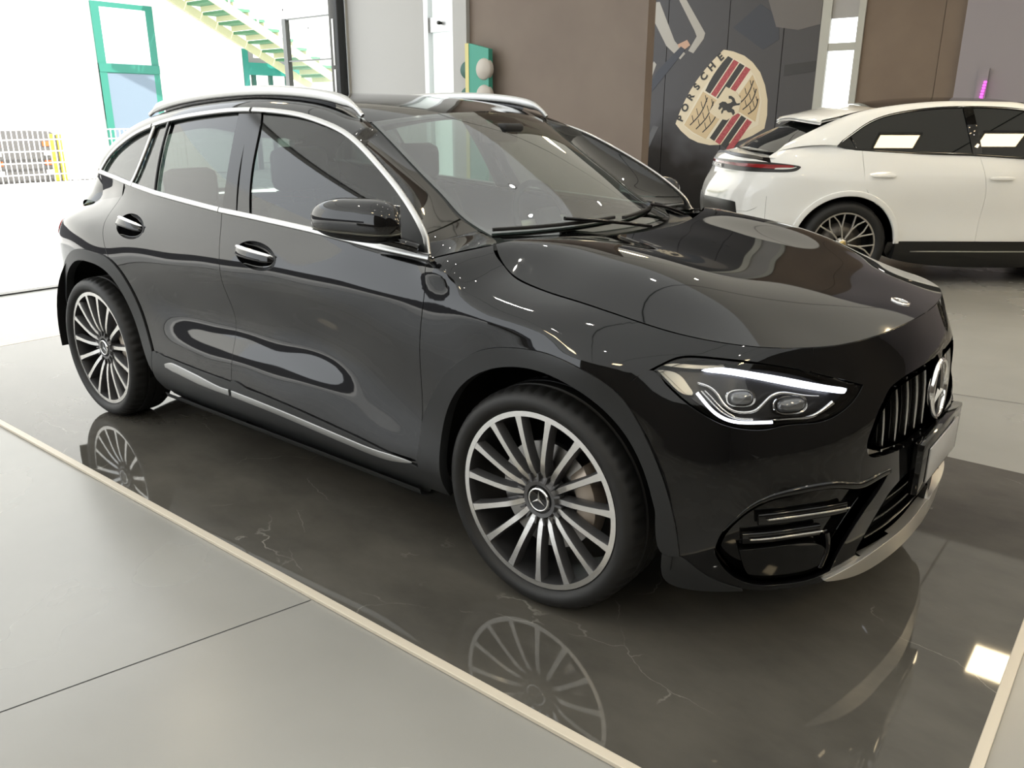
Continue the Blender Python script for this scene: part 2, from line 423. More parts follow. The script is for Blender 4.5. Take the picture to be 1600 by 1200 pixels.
def _hood():
    P = []; S = curve(SHUT, n=60)
    for x, y, z in S:
        P += [(x, y, z), (x, -y, z)]
    C = [(-.14, 1.066), (0., 1.052), (.1, 1.037), (.2, 1.021), (.3, 1.003), (.4, .983), (.5, .962), (.6, .941), (.722, .914)]
    for x, z in C: P.append((x, 0, z))
    # shoulders of the bonnet: two raised flanks either side of a shallow centre
    for x, z in [(-.16, 1.074), (.0, 1.058), (.2, 1.027), (.4, .986), (.6, .940), (.68, .919)]:
        y = .30 + .10*(.3-x)
        P += [(x, y, z), (x, -y, z)]
    for x, z, y in [(-.26, 1.086, .60), (-.22, 1.078, .66), (-.1, 1.058, .66), (.1, 1.029, .67), (.3, .986, .66), (.45, .944, .62), (.58, .915, .54)]:
        P += [(x, y, z), (x, -y, z)]
    w = [6]*120+[1]*(len(P)-120)
    return BSurf((-.62, .86), (-.86, .86), 26, 30, P, 3e-4, 1, w)
HOODF = _hood()
HOOD = Field(HOODF, 'z')
GLASS = Field(GLASS_Y, 'y')
# ---------------------------------------------------------------- showroom shell
FZ = -.012; CZ = 4.4
def st(name, g, m, smooth=False, parent=None):
    o = mk(name, *g, m, parent, smooth)
    if parent is None: o['kind'] = 'structure'
    return o
def epoxy(nt, b):
    mp, nz, cr = noise_color(nt, b, 1.1, (.262, .258, .240), (.322, .317, .296), 4, .25, .75, rough=(.235, .305))
    n2 = nt.nodes.new('ShaderNodeTexNoise'); n2.inputs['Scale'].default_value = 35; n2.inputs['Detail'].default_value = 4; n2.inputs['Roughness'].default_value = .7
    nt.links.new(mp.outputs[0], n2.inputs['Vector']); bp = nt.nodes.new('ShaderNodeBump'); bp.inputs['Strength'].default_value = .02; bp.inputs['Distance'].default_value = .002
    nt.links.new(n2.outputs['Fac'], bp.inputs['Height']); nt.links.new(bp.outputs[0], b.inputs['Normal'])
EPOXY = mat('grey_epoxy', (.36, .36, .35), .28, 0, .5, build=epoxy)
def marble(nt, b):
    L = nt.links.new; N = nt.nodes.new
    tc = N('ShaderNodeTexCoord'); mp = N('ShaderNodeMapping'); mp.inputs['Rotation'].default_value = (0, 0, .55); mp.inputs['Scale'].default_value = (1, 1.6, 1); L(tc.outputs['Object'], mp.inputs[0])
    n1 = N('ShaderNodeTexNoise'); n1.inputs['Scale'].default_value = 1.6; n1.inputs['Detail'].default_value = 9; n1.inputs['Roughness'].default_value = .62; L(mp.outputs[0], n1.inputs['Vector'])
    cr = N('ShaderNodeValToRGB'); L(n1.outputs['Fac'], cr.inputs[0]); e = cr.color_ramp.elements
    e[0].position = .30; e[0].color = (.060, .057, .050, 1); e[1].position = .75; e[1].color = (.112, .105, .090, 1)
    # thin pale veins along warped cell borders
    wa = N('ShaderNodeMixRGB'); wa.blend_type = 'ADD'; wa.inputs[0].default_value = .35; L(mp.outputs[0], wa.inputs[1]); n3 = N('ShaderNodeTexNoise'); n3.inputs['Scale'].default_value = 2.3; n3.inputs['Detail'].default_value = 6; L(mp.outputs[0], n3.inputs['Vector']); L(n3.outputs['Color'], wa.inputs[2])
    vo = N('ShaderNodeTexVoronoi'); vo.feature = 'DISTANCE_TO_EDGE'; vo.inputs['Scale'].default_value = 1.25; L(wa.outputs[0], vo.inputs['Vector'])
    vr = N('ShaderNodeValToRGB'); L(vo.outputs['Distance'], vr.inputs[0]); v = vr.color_ramp.elements; v[0].position = .0; v[0].color = (1, 1, 1, 1); v[1].position = .0035; v[1].color = (0, 0, 0, 1)
    n4 = N('ShaderNodeTexNoise'); n4.inputs['Scale'].default_value = 2.7; n4.inputs['Detail'].default_value = 3; L(mp.outputs[0], n4.inputs['Vector'])
    mr = N('ShaderNodeValToRGB'); L(n4.outputs['Fac'], mr.inputs[0]); mr.color_ramp.elements[0].position = .52; mr.color_ramp.elements[1].position = .72
    mu = N('ShaderNodeMath'); mu.operation = 'MULTIPLY'; L(vr.outputs[0], mu.inputs[0]); L(mr.outputs[0], mu.inputs[1])
    mx = N('ShaderNodeMixRGB'); L(mu.outputs[0], mx.inputs[0]); L(cr.outputs[0], mx.inputs[1]); mx.inputs[2].default_value = (.26, .25, .22, 1); L(mx.outputs[0], b.inputs['Base Color'])
MARBLE = mat('dark_marble', (.04, .04, .035), .035, 0, .38, build=marble)
CREAM = mat('cream_profile', (.62, .56, .46), .4)
JOINT = mat('dark_joint', (.03, .03, .03), .8)
BROWN = mat('brown_panel', (.135, .108, .088), .5, 0, .3, build=lambda nt, b: noise_color(nt, b, 1.5, (.164, .126, .100), (.188, .147, .116), 3))
TAUPE = mat('taupe_wall', (.10, .09, .08), .7)
WHITEW = mat('white_wall', (.42, .415, .40), .7)
LILAC = mat('lilac_wall', (.27, .255, .29), .55)
def added_skylight(nt, b):  # roof translucency added to brighten the room and its reflections
    tl = nt.nodes.new('ShaderNodeBsdfTranslucent'); tl.inputs[0].default_value = (.21, .21, .205, 1); ad = nt.nodes.new('ShaderNodeAddShader')
    nt.links.new(b.outputs[0], ad.inputs[0]); nt.links.new(tl.outputs[0], ad.inputs[1]); nt.links.new(ad.outputs[0], nt.nodes['Material Output'].inputs[0])
def added_skylight_warm(nt, b):
    added_skylight(nt, b); nt.nodes['Translucent BSDF'].inputs[0].default_value = (.118, .111, .097, 1)
CEIL2 = mat('added_warm_light_sheet', (.60, .58, .52), .8, build=added_skylight_warm)  # warm, dimmer tint added to colour the light over the back half
CEIL = mat('added_daylight_sheet', (.60, .60, .58), .8, build=added_skylight)
FRAMEG = mat('window_frame_grey', (.42, .43, .41), .4)
ALU = mat('aluminium', (.55, .56, .56), .3, .6)
STEELBLK = mat('black_steel', (.02, .021, .021), .25, .2)

floor = st('floor', g_box(-6.45, 9.2, -9.2, 10.0, -.30, FZ), EPOXY)
for (x0, y0, x1, y1) in ((-.575, -1.315, -2.45, -9.0), (4.2, -9.0, 5.6, 9.0), (-5.5, 1.35, 2.9, 2.6)):
    d = Vector((x1-x0, y1-y0, 0)); n = Vector((-d.y, d.x, 0)).normalized()*.0022
    mk('floor_joint', [(x0+n.x, y0+n.y, FZ+.0006), (x0-n.x, y0-n.y, FZ+.0006), (x1-n.x, y1-n.y, FZ+.0006), (x1+n.x, y1+n.y, FZ+.0006)], [(0, 1, 2, 3)], JOINT, floor, False)
plat = empty('display_platform', (-1.5, -.05, 0)); tag(plat, 'low platform of polished dark marble with a cream edge under the black SUV', 'platform')
def pp(name, b, m, **k):
    V, F = g_box(*b, **k); return mk(name, [(x+1.5, y+.05, z) for x, y, z in V], F, m, plat, False)
pp('marble_top', (-4.60, 1.209, -1.283, 1.215, -.011, 0), MARBLE)
for b in ((-4.63, 1.237, -1.312, -1.283, -.0115, .0015), (1.209, 1.237, -1.283, 1.215, -.0115, .0015), (-4.63, -4.60, -1.283, 1.205, -.0115, .0015)):
    pp('edge_profile', b, CREAM, bev=.002)

# ceiling: sheets made translucent to add daylight, dark joints, panel lights and small downlights
ceil = st('ceiling', ([(-6.45, -9.2, CZ), (9.2, -9.2, CZ), (9.2, 2.6, CZ), (-6.45, 2.6, CZ)], [(0, 3, 2, 1)]), CEIL)
st('ceiling', ([(-6.45, 2.6, CZ), (9.2, 2.6, CZ), (9.2, 10.0, CZ), (-6.45, 10.0, CZ)], [(0, 3, 2, 1)]), CEIL2)
for k in range(8): mk('ceiling_joint', *g_box(-6.4+2.0*k-.010, -6.4+2.0*k+.010, -9.1, 9.9, CZ-.004, CZ+.001), JOINT, ceil, False)
PANEL = mat('panel_light', (.9, .88, .8), .5, emit=(1.0, .80, .50), es=36.0)
LAMPHEAD = mat('spot_glow', (.9, .9, .9), .5, emit=(1.0, .95, .86), es=260.0)
HOUS = mat('lamp_housing_white', (.55, .55, .54), .4)
for x, y, rz, w, h in ((.75, 6.75, 0, .33, .33), (2.75, 3.95, 38, .30, .15), (3.85, 4.85, 38, .30, .15), (3.6, 7.6, 0, .33, .33), (-3.6, 6.6, 0, .33, .33), (5.6, 2.4, 0, .33, .33), (4.6, -1.2, 0, .33, .33), (5.6, -5.2, 0, .33, .33), (1.6, -6.6, 0, .33, .33), (-2.4, -6.4, 0, .33, .33), (7.2, 5.5, 0, .33, .33), (-5.45, .70, 0, .17, .17)):
    p = empty('ceiling_panel_light', (x, y, CZ), math.radians(rz)); tag(p, 'rectangular warm white panel light in the showroom ceiling', 'ceiling light', 'panel lights in the ceiling')
    mk('frame', *g_box(-w, w, -h, h, -.03, .0), HOUS, p, False); mk('diffuser', *g_box(-w+.03, w-.03, -h+.03, h-.03, -.034, -.028), PANEL, p, False)
for x, y in ((-.6, -1.2), (.6, -.4), (-1.9, -.9), (1.9, .9), (-.7, 1.4), (.8, 2.3), (-2.2, 1.6), (2.4, -2.6), (.2, -3.6), (-1.6, -4.2), (3.6, -4.0), (-3.6, -2.6), (2.6, 5.0), (-1.0, 4.6)):
    p = empty('downlight', (x, y, CZ)); tag(p, 'small round bright downlight in the showroom ceiling', 'ceiling light', 'downlights in the ceiling')
    mk('bezel', *g_lathe([(.065, 0), (.062, -.012), (.042, -.010), (.040, 0)], 24, 'z'), HOUS, p); mk('lamp', *g_lathe([(0, -.006), (.040, -.006)], 24, 'z'), LAMPHEAD, p)

# partition behind the black car: white wall, slim window, brown boarding
YW = 3.84
def wallseg(name, x0, x1, m, z0=FZ, z1=CZ, y0=YW, y1=YW+.12, parent=None): return st(name, g_box(x0, x1, y0, y1, z0, z1), m, parent=parent)
wb = wallseg('wall_partition', -6.24, -5.06, WHITEW)
wallseg('wall_partition_brown', -4.45, -2.455, BROWN)
wallseg('trim_1', -4.63, -4.45, WHITEW, y0=YW-.05)
wn = st('window_1', join(g_box(-5.06, -5.00, YW-.02, YW+.12, FZ, CZ), g_box(-4.69, -4.63, YW-.02, YW+.12, FZ, CZ), g_box(-5.0, -4.69, YW, YW+.10, 2.28, 2.42), g_box(-5.0, -4.69, YW, YW+.10, FZ, .15), g_box(-5.0, -4.69, YW, YW+.10, 4.2, CZ)), ALU)
FROST = glassmat('pale_glass', (.90, .95, .93), 1.45)
PANE1 = mat('frosted_pane_day_glow', (.85, .90, .88), .4, emit=(.90, 1.0, .97), es=.75)  # daylight put into the pane as its own glow
mk('pane', *g_box(-5.0, -4.69, YW+.05, YW+.06, .15, 2.28), PANE1, wn, False); mk('pane', *g_box(-5.0, -4.69, YW+.05, YW+.06, 2.42, 4.2), PANE1, wn, False)
mk('window_knob', *g_lathe([(0, -.05), (.016, -.05), (.018, -.03), (.012, 0)], 16, 'y', (-4.83, YW, 2.36)), STEELBLK, wn)
# black door post at the end of the partition, and the glazed leaf standing open beyond it
po = empty('door_post', (-6.33, YW-.07, FZ)); tag(po, 'black steel post at the end of the white partition wall', 'post')
mk('post_body', *g_box(-.09, .06, -.06, .055, 0, CZ-FZ-.02, .01), STEELBLK, po); 
for z0, z1 in ((1.62, 1.98), (2.02, 2.50)): mk("chrome_insert", *g_box(-.035, -.005, -.068, -.058, z0, z1, .003), ALU, po)
LEAF = mat('leaf_frame', (.20, .21, .21), .4, .3)
lf = st('door_1', join(g_box(-7.40, -7.33, YW-.03, YW+.03, FZ, 2.56), g_box(-7.33, -6.42, YW-.02, YW+.02, 2.545, 2.56), g_box(-7.33, -6.42, YW-.02, YW+.02, 2.085, 2.10), g_box(-7.33, -6.42, YW-.02, YW+.02, 0, .08)), LEAF)
mk('pane', [(-7.33, YW, .08), (-6.42, YW, .08), (-6.42, YW, 2.085), (-7.33, YW, 2.085)], [(0, 1, 2, 3)], FROST, lf, False); mk('pane', [(-7.33, YW, 2.10), (-6.42, YW, 2.10), (-6.42, YW, 2.545), (-7.33, YW, 2.545)], [(0, 1, 2, 3)], FROST, lf, False)
# back wall with mural, slim window and brown boarding; lilac wall to the right
YB = 9.8
st('wall_back', g_box(-6.45, 9.2, YB+.06, YB+.25, FZ, CZ), BROWN)
wallseg('wall_back_brown', -2.56, -1.55, BROWN, y0=YB, y1=YB+.06); wallseg('wall_back_board', -1.54, -1.0, BROWN, y0=YB-.02, y1=YB+.06)
wallseg('wall_lilac', -1.27, 9.2, LILAC, y0=YB-.14, y1=YB-.03)
w2 = st('window_2', join(g_box(-3.13, -3.0, YB-.03, YB+.1, FZ, CZ), g_box(-2.63, -2.54, YB-.03, YB+.1, FZ, CZ), g_box(-3.0, -2.63, YB-.02, YB+.08, 2.36, 2.46), g_box(-3.0, -2.63, YB-.02, YB+.08, FZ, .2)), FRAMEG)
DAY_GLOW = mat('frosted_pane_bright_glow', (.9, .92, .92), .4, emit=(.95, 1.0, 1.0), es=1.5)  # pane glows in place of the bright outdoors behind it
mk('pane', *g_box(-3.0, -2.63, YB+.02, YB+.03, .2, 2.36), DAY_GLOW, w2, False); mk('pane', *g_box(-3.0, -2.63, YB+.02, YB+.03, 2.46, CZ), DAY_GLOW, w2, False)
mk('blind', *g_box(-3.0, -2.63, YB+.0, YB+.01, 2.78, CZ), mat('grey_blind', (.35, .35, .36), .7), w2, False)
# side walls out of the picture: right wall, front wall with its shop windows, left wall beside the open gate
st('wall_right', g_box(9.1, 9.3, -9.2, 10.0, FZ, CZ), TAUPE)
st('wall_front', join(g_box(-6.45, -2.2, -9.3, -9.1, FZ, .5), g_box(-6.45, -2.2, -9.3, -9.1, 4.37, CZ), g_box(-2.2, 9.2, -9.3, -9.1, FZ, CZ)), TAUPE)
st('wall_left', join(g_box(-6.5, -6.4, -9.2, YW-.2, 4.37, CZ), g_box(-6.5, -6.4, YW+.1, 10.0, FZ, .6), g_box(-6.5, -6.4, YW+.1, YW+.3, .6, CZ), g_box(-6.5, -6.4, 9.7, 10.0, .6, CZ)), WHITEW)
st('trim_2', g_box(-6.52, -6.42, -5.2, YW-.06, FZ-.005, FZ+.012), STEELBLK)
# ---------------------------------------------------------------- yard outside the open gate
CONC = mat('yard_concrete', (.62, .60, .57), .8, build=lambda nt, b: noise_color(nt, b, .8, (.56, .55, .52), (.68, .66, .63), 5))
RENDERW = mat('pale_render', (.80, .79, .75), .85)
GREENF = mat('green_frame', (.022, .19, .135), .45); GREEND = mat('dark_green', (.015, .09, .07), .5); SKYPANE = mat('window_pane', (.17, .22, .27), .3, 0, .3)
TREAD = mat('stair_green', (.09, .24, .14), .6); STRING = mat('stair_cream', (.66, .64, .42), .6)
YELLOW = mat('yellow_paint', (.75, .62, .05), .5); ORANGE = mat('orange_paint', (.70, .16, .04), .5); WIRE = mat('white_wire', (.80, .78, .74), .5); DKGATE = mat('dark_gate', (.13, .125, .12), .6)
tag(st('ground', g_box(-40, -6.45, -25, 40, -.3, -.02), CONC), None, None)
bd = empty('building', (-20.0, 9.0, 0)); tag(bd, 'pale rendered building across the yard with a tall green framed window', 'building')
def bp(name, b, m, parent=bd, **k):
    V, F = g_box(*b, **k); o = (parent.matrix_world.translation if False else Vector((0, 0, 0))); return mk(name, [(x+20, y-9, z) for x, y, z in V], F, m, parent, False)
bp('wall', (-20.6, -20.0, -14, 11.75, 0, 9), RENDERW); bp('wall', (-23.5, -20.6, 11.6, 11.75, 0, 9), RENDERW); bp('wall', (-24.0, -23.5, 11.6, 26, 0, 9), RENDERW)
wf = bp('window', (-20.02, -19.96, 7.66, 9.22, 1.40, 4.12), GREENF)
bp('pane', (-19.965, -19.955, 7.86, 9.02, 2.72, 4.00), mat('pale_pane', (.75, .78, .80), .1), wf); bp('pane', (-19.965, -19.955, 7.84, 9.06, .2, 2.50), SKYPANE, wf)
bp('window_rail', (-20.0, -19.93, 7.66, 9.22, 2.52, 2.72), GREENF, wf); bp('lower_frame', (-20.0, -19.94, 7.66, 7.84, .2, 2.55), GREENF, wf)
for x in (7.95, 8.9): bp('pale_bar', (-19.95, -19.94, x, x+.03, 2.72, 4.0), RENDERW, wf)
# outside stair on the building's corner
sx = empty('outdoor_stair', (-19.2, 11.5, 0)); tag(sx, 'cream and green outdoor staircase rising along the pale building', 'staircase')
def sp(name, V, F, m): return mk(name, [(x+19.2, y-11.5, z) for x, y, z in V], F, m, sx, False)
for k in range(11):
    y = 9.3+.435*k; z = 4.72-.205*k
    sp('tread', *g_box(-19.9, -18.4, y, y+.42, z-.07, z), TREAD)
    sp('riser', *g_box(-19.9, -18.4, y+.38, y+.42, z-.20, z-.07), STRING)
for x in (-19.94, -18.4): sp('stringer', *g_prism([(9.0, 4.85), (9.0, 4.62), (14.1, 2.20), (14.1, 2.43)], x, x+.05, 'x'), STRING)
for k in range(6): sp('rail_post', *g_box(-18.4, -18.36, 9.6+.8*k, 9.64+.8*k, 4.55-.38*k, 5.4-.38*k), RENDERW)
sp('hand_rail', *g_prism([(9.2, 5.55), (9.2, 5.50), (14.0, 3.22), (14.0, 3.27)], -18.41, -18.36, 'x'), RENDERW)
pg = empty('green_portal', (-21.0, 12.6, 0)); tag(pg, 'turquoise steel portal frame standing under the staircase', 'frame')
def gp(name, b, m): V, F = g_box(*b); return mk(name, [(x+21, y-12.6, z) for x, y, z in V], F, m, pg, False)
TURQ = mat('turquoise_paint', (.025, .24, .20), .4)
gp('upright', (-20.2, -20.05, 11.80, 11.98, 0, 3.3), TURQ); gp('cross_beam', (-20.3, -20.1, 11.98, 14.6, 2.62, 2.95), TURQ)
for y in (12.15, 12.72, 13.3): gp('short_post', (-20.25, -20.15, y, y+.11, 0, 2.62), GREEND)
gp('dark_panel', (-20.42, -20.34, 11.98, 12.35, 2.95, 3.28), DKGATE); gp('dark_panel', (-20.42, -20.34, 12.35, 14.6, 2.95, 3.10), DKGATE)
# wire fence with a dark gate leaf behind it
fn = empty('wire_fence', (-18, 5.0, 0)); tag(fn, 'white welded wire fence panel in front of the dark gate', 'fence')
V, F = [], []
for k in range(int((8.6+3)/.105)): V, F = join((V, F), g_box(-18.008, -17.992, -3+.105*k-.010, -3+.105*k+.010, .02, 1.22))
for z in (.05, .28, .52, .76, 1.0, 1.20): V, F = join((V, F), g_box(-18.01, -17.985, -3, 8.6, z-.012, z+.012))
mk('wire_mesh', [(x+18, y-5, z) for x, y, z in V], F, WIRE, fn, False)['kind'] = 'stuff'
for y in (-3, -.1, 2.8, 5.82, 8.6): mk('fence_post', *g_box(-.03, .03, y-5.03, y-4.97, 0, 1.3), WIRE, fn, False)
gt = empty('dark_gate', (-18.5, 4.6, 0)); tag(gt, 'dark grey gate leaf with yellow edge behind the wire fence', 'gate')
mk('leaf', *g_prism([(-3.0, .1), (1.25, .1), (1.25, 1.02), (1.05, 1.16), (-.2, 1.22), (-3.0, 1.22)], -.05, .0, 'x'), DKGATE, gt, False)
for y0, y1 in ((1.0, 1.12), (1.17, 1.27)): mk('yellow_edge', *g_box(.0, .02, y0, y1, .1, 1.1), YELLOW, gt, False)
for y in (-.15, .85):
    for k in range(4): mk('hazard_stripe', *g_box(.0, .015, y, y+.14, .25+.2*k, .35+.2*k), ORANGE if k % 2 else WIRE, gt, False)

yw = mk('added_yard_wall', *g_box(-14.3, -14.0, -24, 1.6, -.02, 1.15), mat('added_dark_wall', (.05, .05, .055), .8), None, False); tag(yw, 'low dark wall added out of view to darken the door reflections', 'wall')  # unseen, added as the dark band mirrored in the black doors
# ---------------------------------------------------------------- printed mural with the crest, hung as four boards
MX0, MX1 = -6.44, -3.13
def mural_mat(nt, b):
    L = nt.links.new; N = nt.nodes.new
    tc = N('ShaderNodeTexCoord'); sp = N('ShaderNodeSeparateXYZ'); L(tc.outputs['Object'], sp.inputs[0])
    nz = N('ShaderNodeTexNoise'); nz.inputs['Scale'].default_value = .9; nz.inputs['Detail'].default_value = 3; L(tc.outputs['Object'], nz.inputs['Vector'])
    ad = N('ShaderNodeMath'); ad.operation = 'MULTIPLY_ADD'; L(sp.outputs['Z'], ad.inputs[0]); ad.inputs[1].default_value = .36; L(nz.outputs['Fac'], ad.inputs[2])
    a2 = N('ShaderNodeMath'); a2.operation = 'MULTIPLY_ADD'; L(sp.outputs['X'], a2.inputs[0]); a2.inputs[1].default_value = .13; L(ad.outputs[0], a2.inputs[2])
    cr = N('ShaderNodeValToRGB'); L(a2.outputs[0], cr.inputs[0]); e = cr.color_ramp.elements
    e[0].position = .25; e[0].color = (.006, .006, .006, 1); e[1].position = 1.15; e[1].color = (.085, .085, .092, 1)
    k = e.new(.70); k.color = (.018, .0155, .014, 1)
    L(cr.outputs[0], b.inputs['Base Color'])
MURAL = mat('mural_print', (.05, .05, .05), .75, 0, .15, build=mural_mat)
mural = empty('mural', (-4.8, YB, 0)); tag(mural, 'dark printed wall mural of a car crest on four tall boards', 'mural')
def mu(name, V, F, m, parent=mural, smooth=False): return mk(name, [(x+4.8, y-YB, z) for x, y, z in V], F, m, parent, smooth)
sx_ = [MX0, -5.55, -4.52, -3.66, MX1]
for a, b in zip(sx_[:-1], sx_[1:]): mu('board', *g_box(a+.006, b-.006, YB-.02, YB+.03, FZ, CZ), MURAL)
def mflat(name, poly, m, lay, parent=mural):
    poly = [tuple(p) for p in poly]
    if area(poly) < 0: poly = poly[::-1]
    return mu(name, *g_prism(poly, YB-.0215-.0012*lay, YB-.0200, 'y'), m, parent)
C_CREAM = mat('crest_cream', (.60, .52, .38), .5); C_TAN = mat('crest_tan', (.52, .40, .24), .5); C_RED = mat('crest_red', (.30, .035, .04), .5, build=lambda nt, b: noise_color(nt, b, 60, (.26, .03, .035), (.40, .07, .08), 2))
C_BLK = mat('crest_black', (.022, .020, .018), .5); C_LINE = mat('crest_line', (.64, .58, .46), .5)
CA, CB, CO = np.array([.741, 1.078]), np.array([.94, -.50]), np.array([-5.314, 1.372])     # along the top bar, down the shield, top left corner
def cm(a, b): return tuple(CO+CA*a+CB*b*1.06)
def cpoly(pts): return [cm(a, b) for a, b in pts]
crest = empty('crest', (-4.8+4.8, 0, 0), parent=mural)
top = [(t, -.36*t*(1-t)) for t in np.linspace(0, 1, 13)]
rt = [(1.035, .13), (1.055, .3), (1.04, .45), (.99, .62), (.90, .78), (.78, .93), (.64, 1.05), (.5, 1.13)]
out = top+rt+[(1-a, b) for a, b in rt[::-1][1:]]
crest_o = mflat('shield', cpoly(out), C_CREAM, 1, crest)
def strips(a0, a1, b0, n, h, first, tb=lambda a: 0.0):
    for k in range(n):
        m = (C_BLK, C_RED)[(k+first) % 2]; p = []
        aa = np.linspace(a0, a1, 6)
        lo = [(a, b0+k*h+.008+(tb(a) if k == 0 else 0)) for a in aa]; hi = [(a, b0+(k+1)*h-.008) for a in aa[::-1]]
        mflat('stripe', cpoly(lo+hi), m, 3, crest)
mflat('field', cpoly([(.04, .105), (.50, .055), (.96, .105), (.985, .3), (.97, .45), (.93, .58), (.84, .74), (.74, .87), (.5, 1.03), (.26, .87), (.16, .74), (.07, .58), (.03, .45), (.015, .3)]), C_LINE, 2, crest)
strips(.51, .965, .10, 4, .098, 0, lambda a: -.09*(a-.5)*(.97-a)*6-.0)
strips(.08, .49, .55, 4, .098, 0)
mflat('antler_field', cpoly([(.045, .12), (.49, .085), (.49, .52), (.045, .52), (.03, .3)]), C_TAN, 3, crest); mflat('antler_field', cpoly([(.51, .55), (.93, .55), (.84, .72), (.73, .85), (.51, .97)]), C_TAN, 3, crest)
def stroke(pts, w, m, lay, name='antler', parent=None):
    P2 = np.array([cm(a, b) for a, b in pts]); P2 = curve(P2, n=12) if len(P2) > 2 else P2
    T = np.gradient(P2, axis=0); T /= np.linalg.norm(T, axis=1)[:, None]+1e-9; n = np.c_[-T[:, 1], T[:, 0]]*w/2
    return mflat(name, list(P2+n)+list((P2-n)[::-1]), m, lay, parent or crest)
for a0, a1, b in ((.08, .46, .20), (.08, .46, .31), (.09, .46, .42)):
    stroke([(a0, b), ((a0+a1)/2, b+.035), (a1, b-.01)], .018, C_BLK, 4)
    for t in (.15, .4, .65, .88): 
        a = a0+(a1-a0)*t; stroke([(a, b+.02), (a+.03, b-.025), (a+.055, b-.055)], .011, C_BLK, 4)
for a0, a1, b in ((.55, .88, .62), (.55, .82, .72), (.54, .74, .82)):
    stroke([(a0, b), ((a0+a1)/2, b+.035), (a1, b-.01)], .018, C_BLK, 4)
    for t in (.2, .5, .8): 
        a = a0+(a1-a0)*t; stroke([(a, b+.02), (a+.03, b-.025), (a+.05, b-.05)], .011, C_BLK, 4)
mflat('centre_shield', cpoly([(.33, .33), (.67, .33), (.68, .50), (.64, .62), (.5, .70), (.36, .62), (.32, .50)]), C_CREAM, 5, crest)
horse = [(.44, .655), (.46, .61), (.44, .57), (.45, .53), (.43, .50), (.40, .51), (.385, .50), (.41, .475), (.44, .475), (.455, .455), (.43, .45), (.41, .44), (.42, .415), (.45, .41), (.47, .385), (.485, .395), (.51, .41), (.525, .45), (.52, .49), (.545, .52), (.57, .53), (.585, .50), (.575, .46), (.60, .44), (.615, .47), (.61, .53), (.585, .57), (.575, .60), (.60, .64), (.575, .645), (.55, .605), (.525, .58), (.50, .58), (.50, .62), (.475, .66)]
mflat('horse', cpoly(horse), C_BLK, 6, crest)
for k, chx in enumerate('PORSCHE'):
    a = .085+.138*k; b = .052-.36*a*(1-a)*.94; sl = -.36*(1-2*a)
    d = CA*1.0+CB*1.06*sl; ang = math.atan2(d[1], d[0]); p = cm(a, b)
    add_text(chx, .150, C_BLK, Matrix.Translation((p[0]+4.8, -.0268, p[1]))@Matrix.Rotation(math.radians(90), 4, 'X')@Matrix.Rotation(ang, 4, 'Z'), crest, 'letter', .001, bold=.006)
# blurred bright shapes printed in the upper left and right of the mural
PALE = mat('print_pale', (.36, .345, .32), .7, 0, .2); PEACH = mat('print_peach', (.42, .26, .18), .5); SLATE = mat('print_slate', (.065, .07, .085), .7, 0, .2); GREYP = mat('print_grey', (.15, .143, .143), .7, 0, .2); DKP = mat('print_dark', (.030, .030, .032), .5)
def mpx(L): return L
def flat(name, pts, m, lay=1): return mflat(name, pts, m, lay)
flat('print_shape', [(-5.98, 3.2), (-5.72, 3.2), (-5.42, 2.62), (-5.22, 2.42), (-5.30, 2.34), (-5.56, 2.55)], PALE)
flat('print_shape', [(-5.38, 3.2), (-5.26, 3.2), (-4.90, 2.70), (-4.92, 2.62), (-5.08, 2.42), (-5.17, 2.46), (-5.04, 2.66), (-5.08, 2.74)], PALE)
flat('print_shape', [(-5.36, 2.56), (-5.20, 2.62), (-5.14, 2.54), (-5.30, 2.44)], PEACH, 2)
flat('print_shape', [(-6.0, 1.72), (-5.93, 1.70), (-5.22, 2.48), (-5.30, 2.53), (-5.70, 2.18)], SLATE, 3)
flat('print_shape', [(-6.05, 1.95), (-5.80, 2.30), (-5.76, 2.22), (-5.86, 1.98), (-6.02, 1.70)], PEACH, 1)
flat('print_shape', [(-5.86, 2.16), (-5.77, 2.33), (-5.72, 2.28), (-5.80, 2.08)], PALE, 2)
flat('print_shape', [(-6.08, 1.42), (-5.88, 1.58), (-5.88, 1.52), (-6.06, 1.32)], PALE, 2)
flat('print_shape', [(-4.45, 2.75), (-4.05, 3.05), (-3.75, 2.85), (-3.72, 2.55), (-3.95, 2.42)], SLATE, 1)
flat('print_shape', [(-4.0, 3.25), (-3.14, 3.35), (-3.14, 2.72), (-3.45, 2.66), (-3.78, 2.72)], GREYP, 2)
flat('print_shape', [(-3.60, 2.20), (-3.14, 2.24), (-3.14, 2.10), (-3.60, 2.05)], DKP, 2)
flat('print_shape', [(-5.72, 1.35), (-5.62, 1.32), (-5.92, .72), (-5.62, .45), (-5.70, .40), (-6.02, .70)], mat('print_dim', (.060, .060, .064), .5), 1)
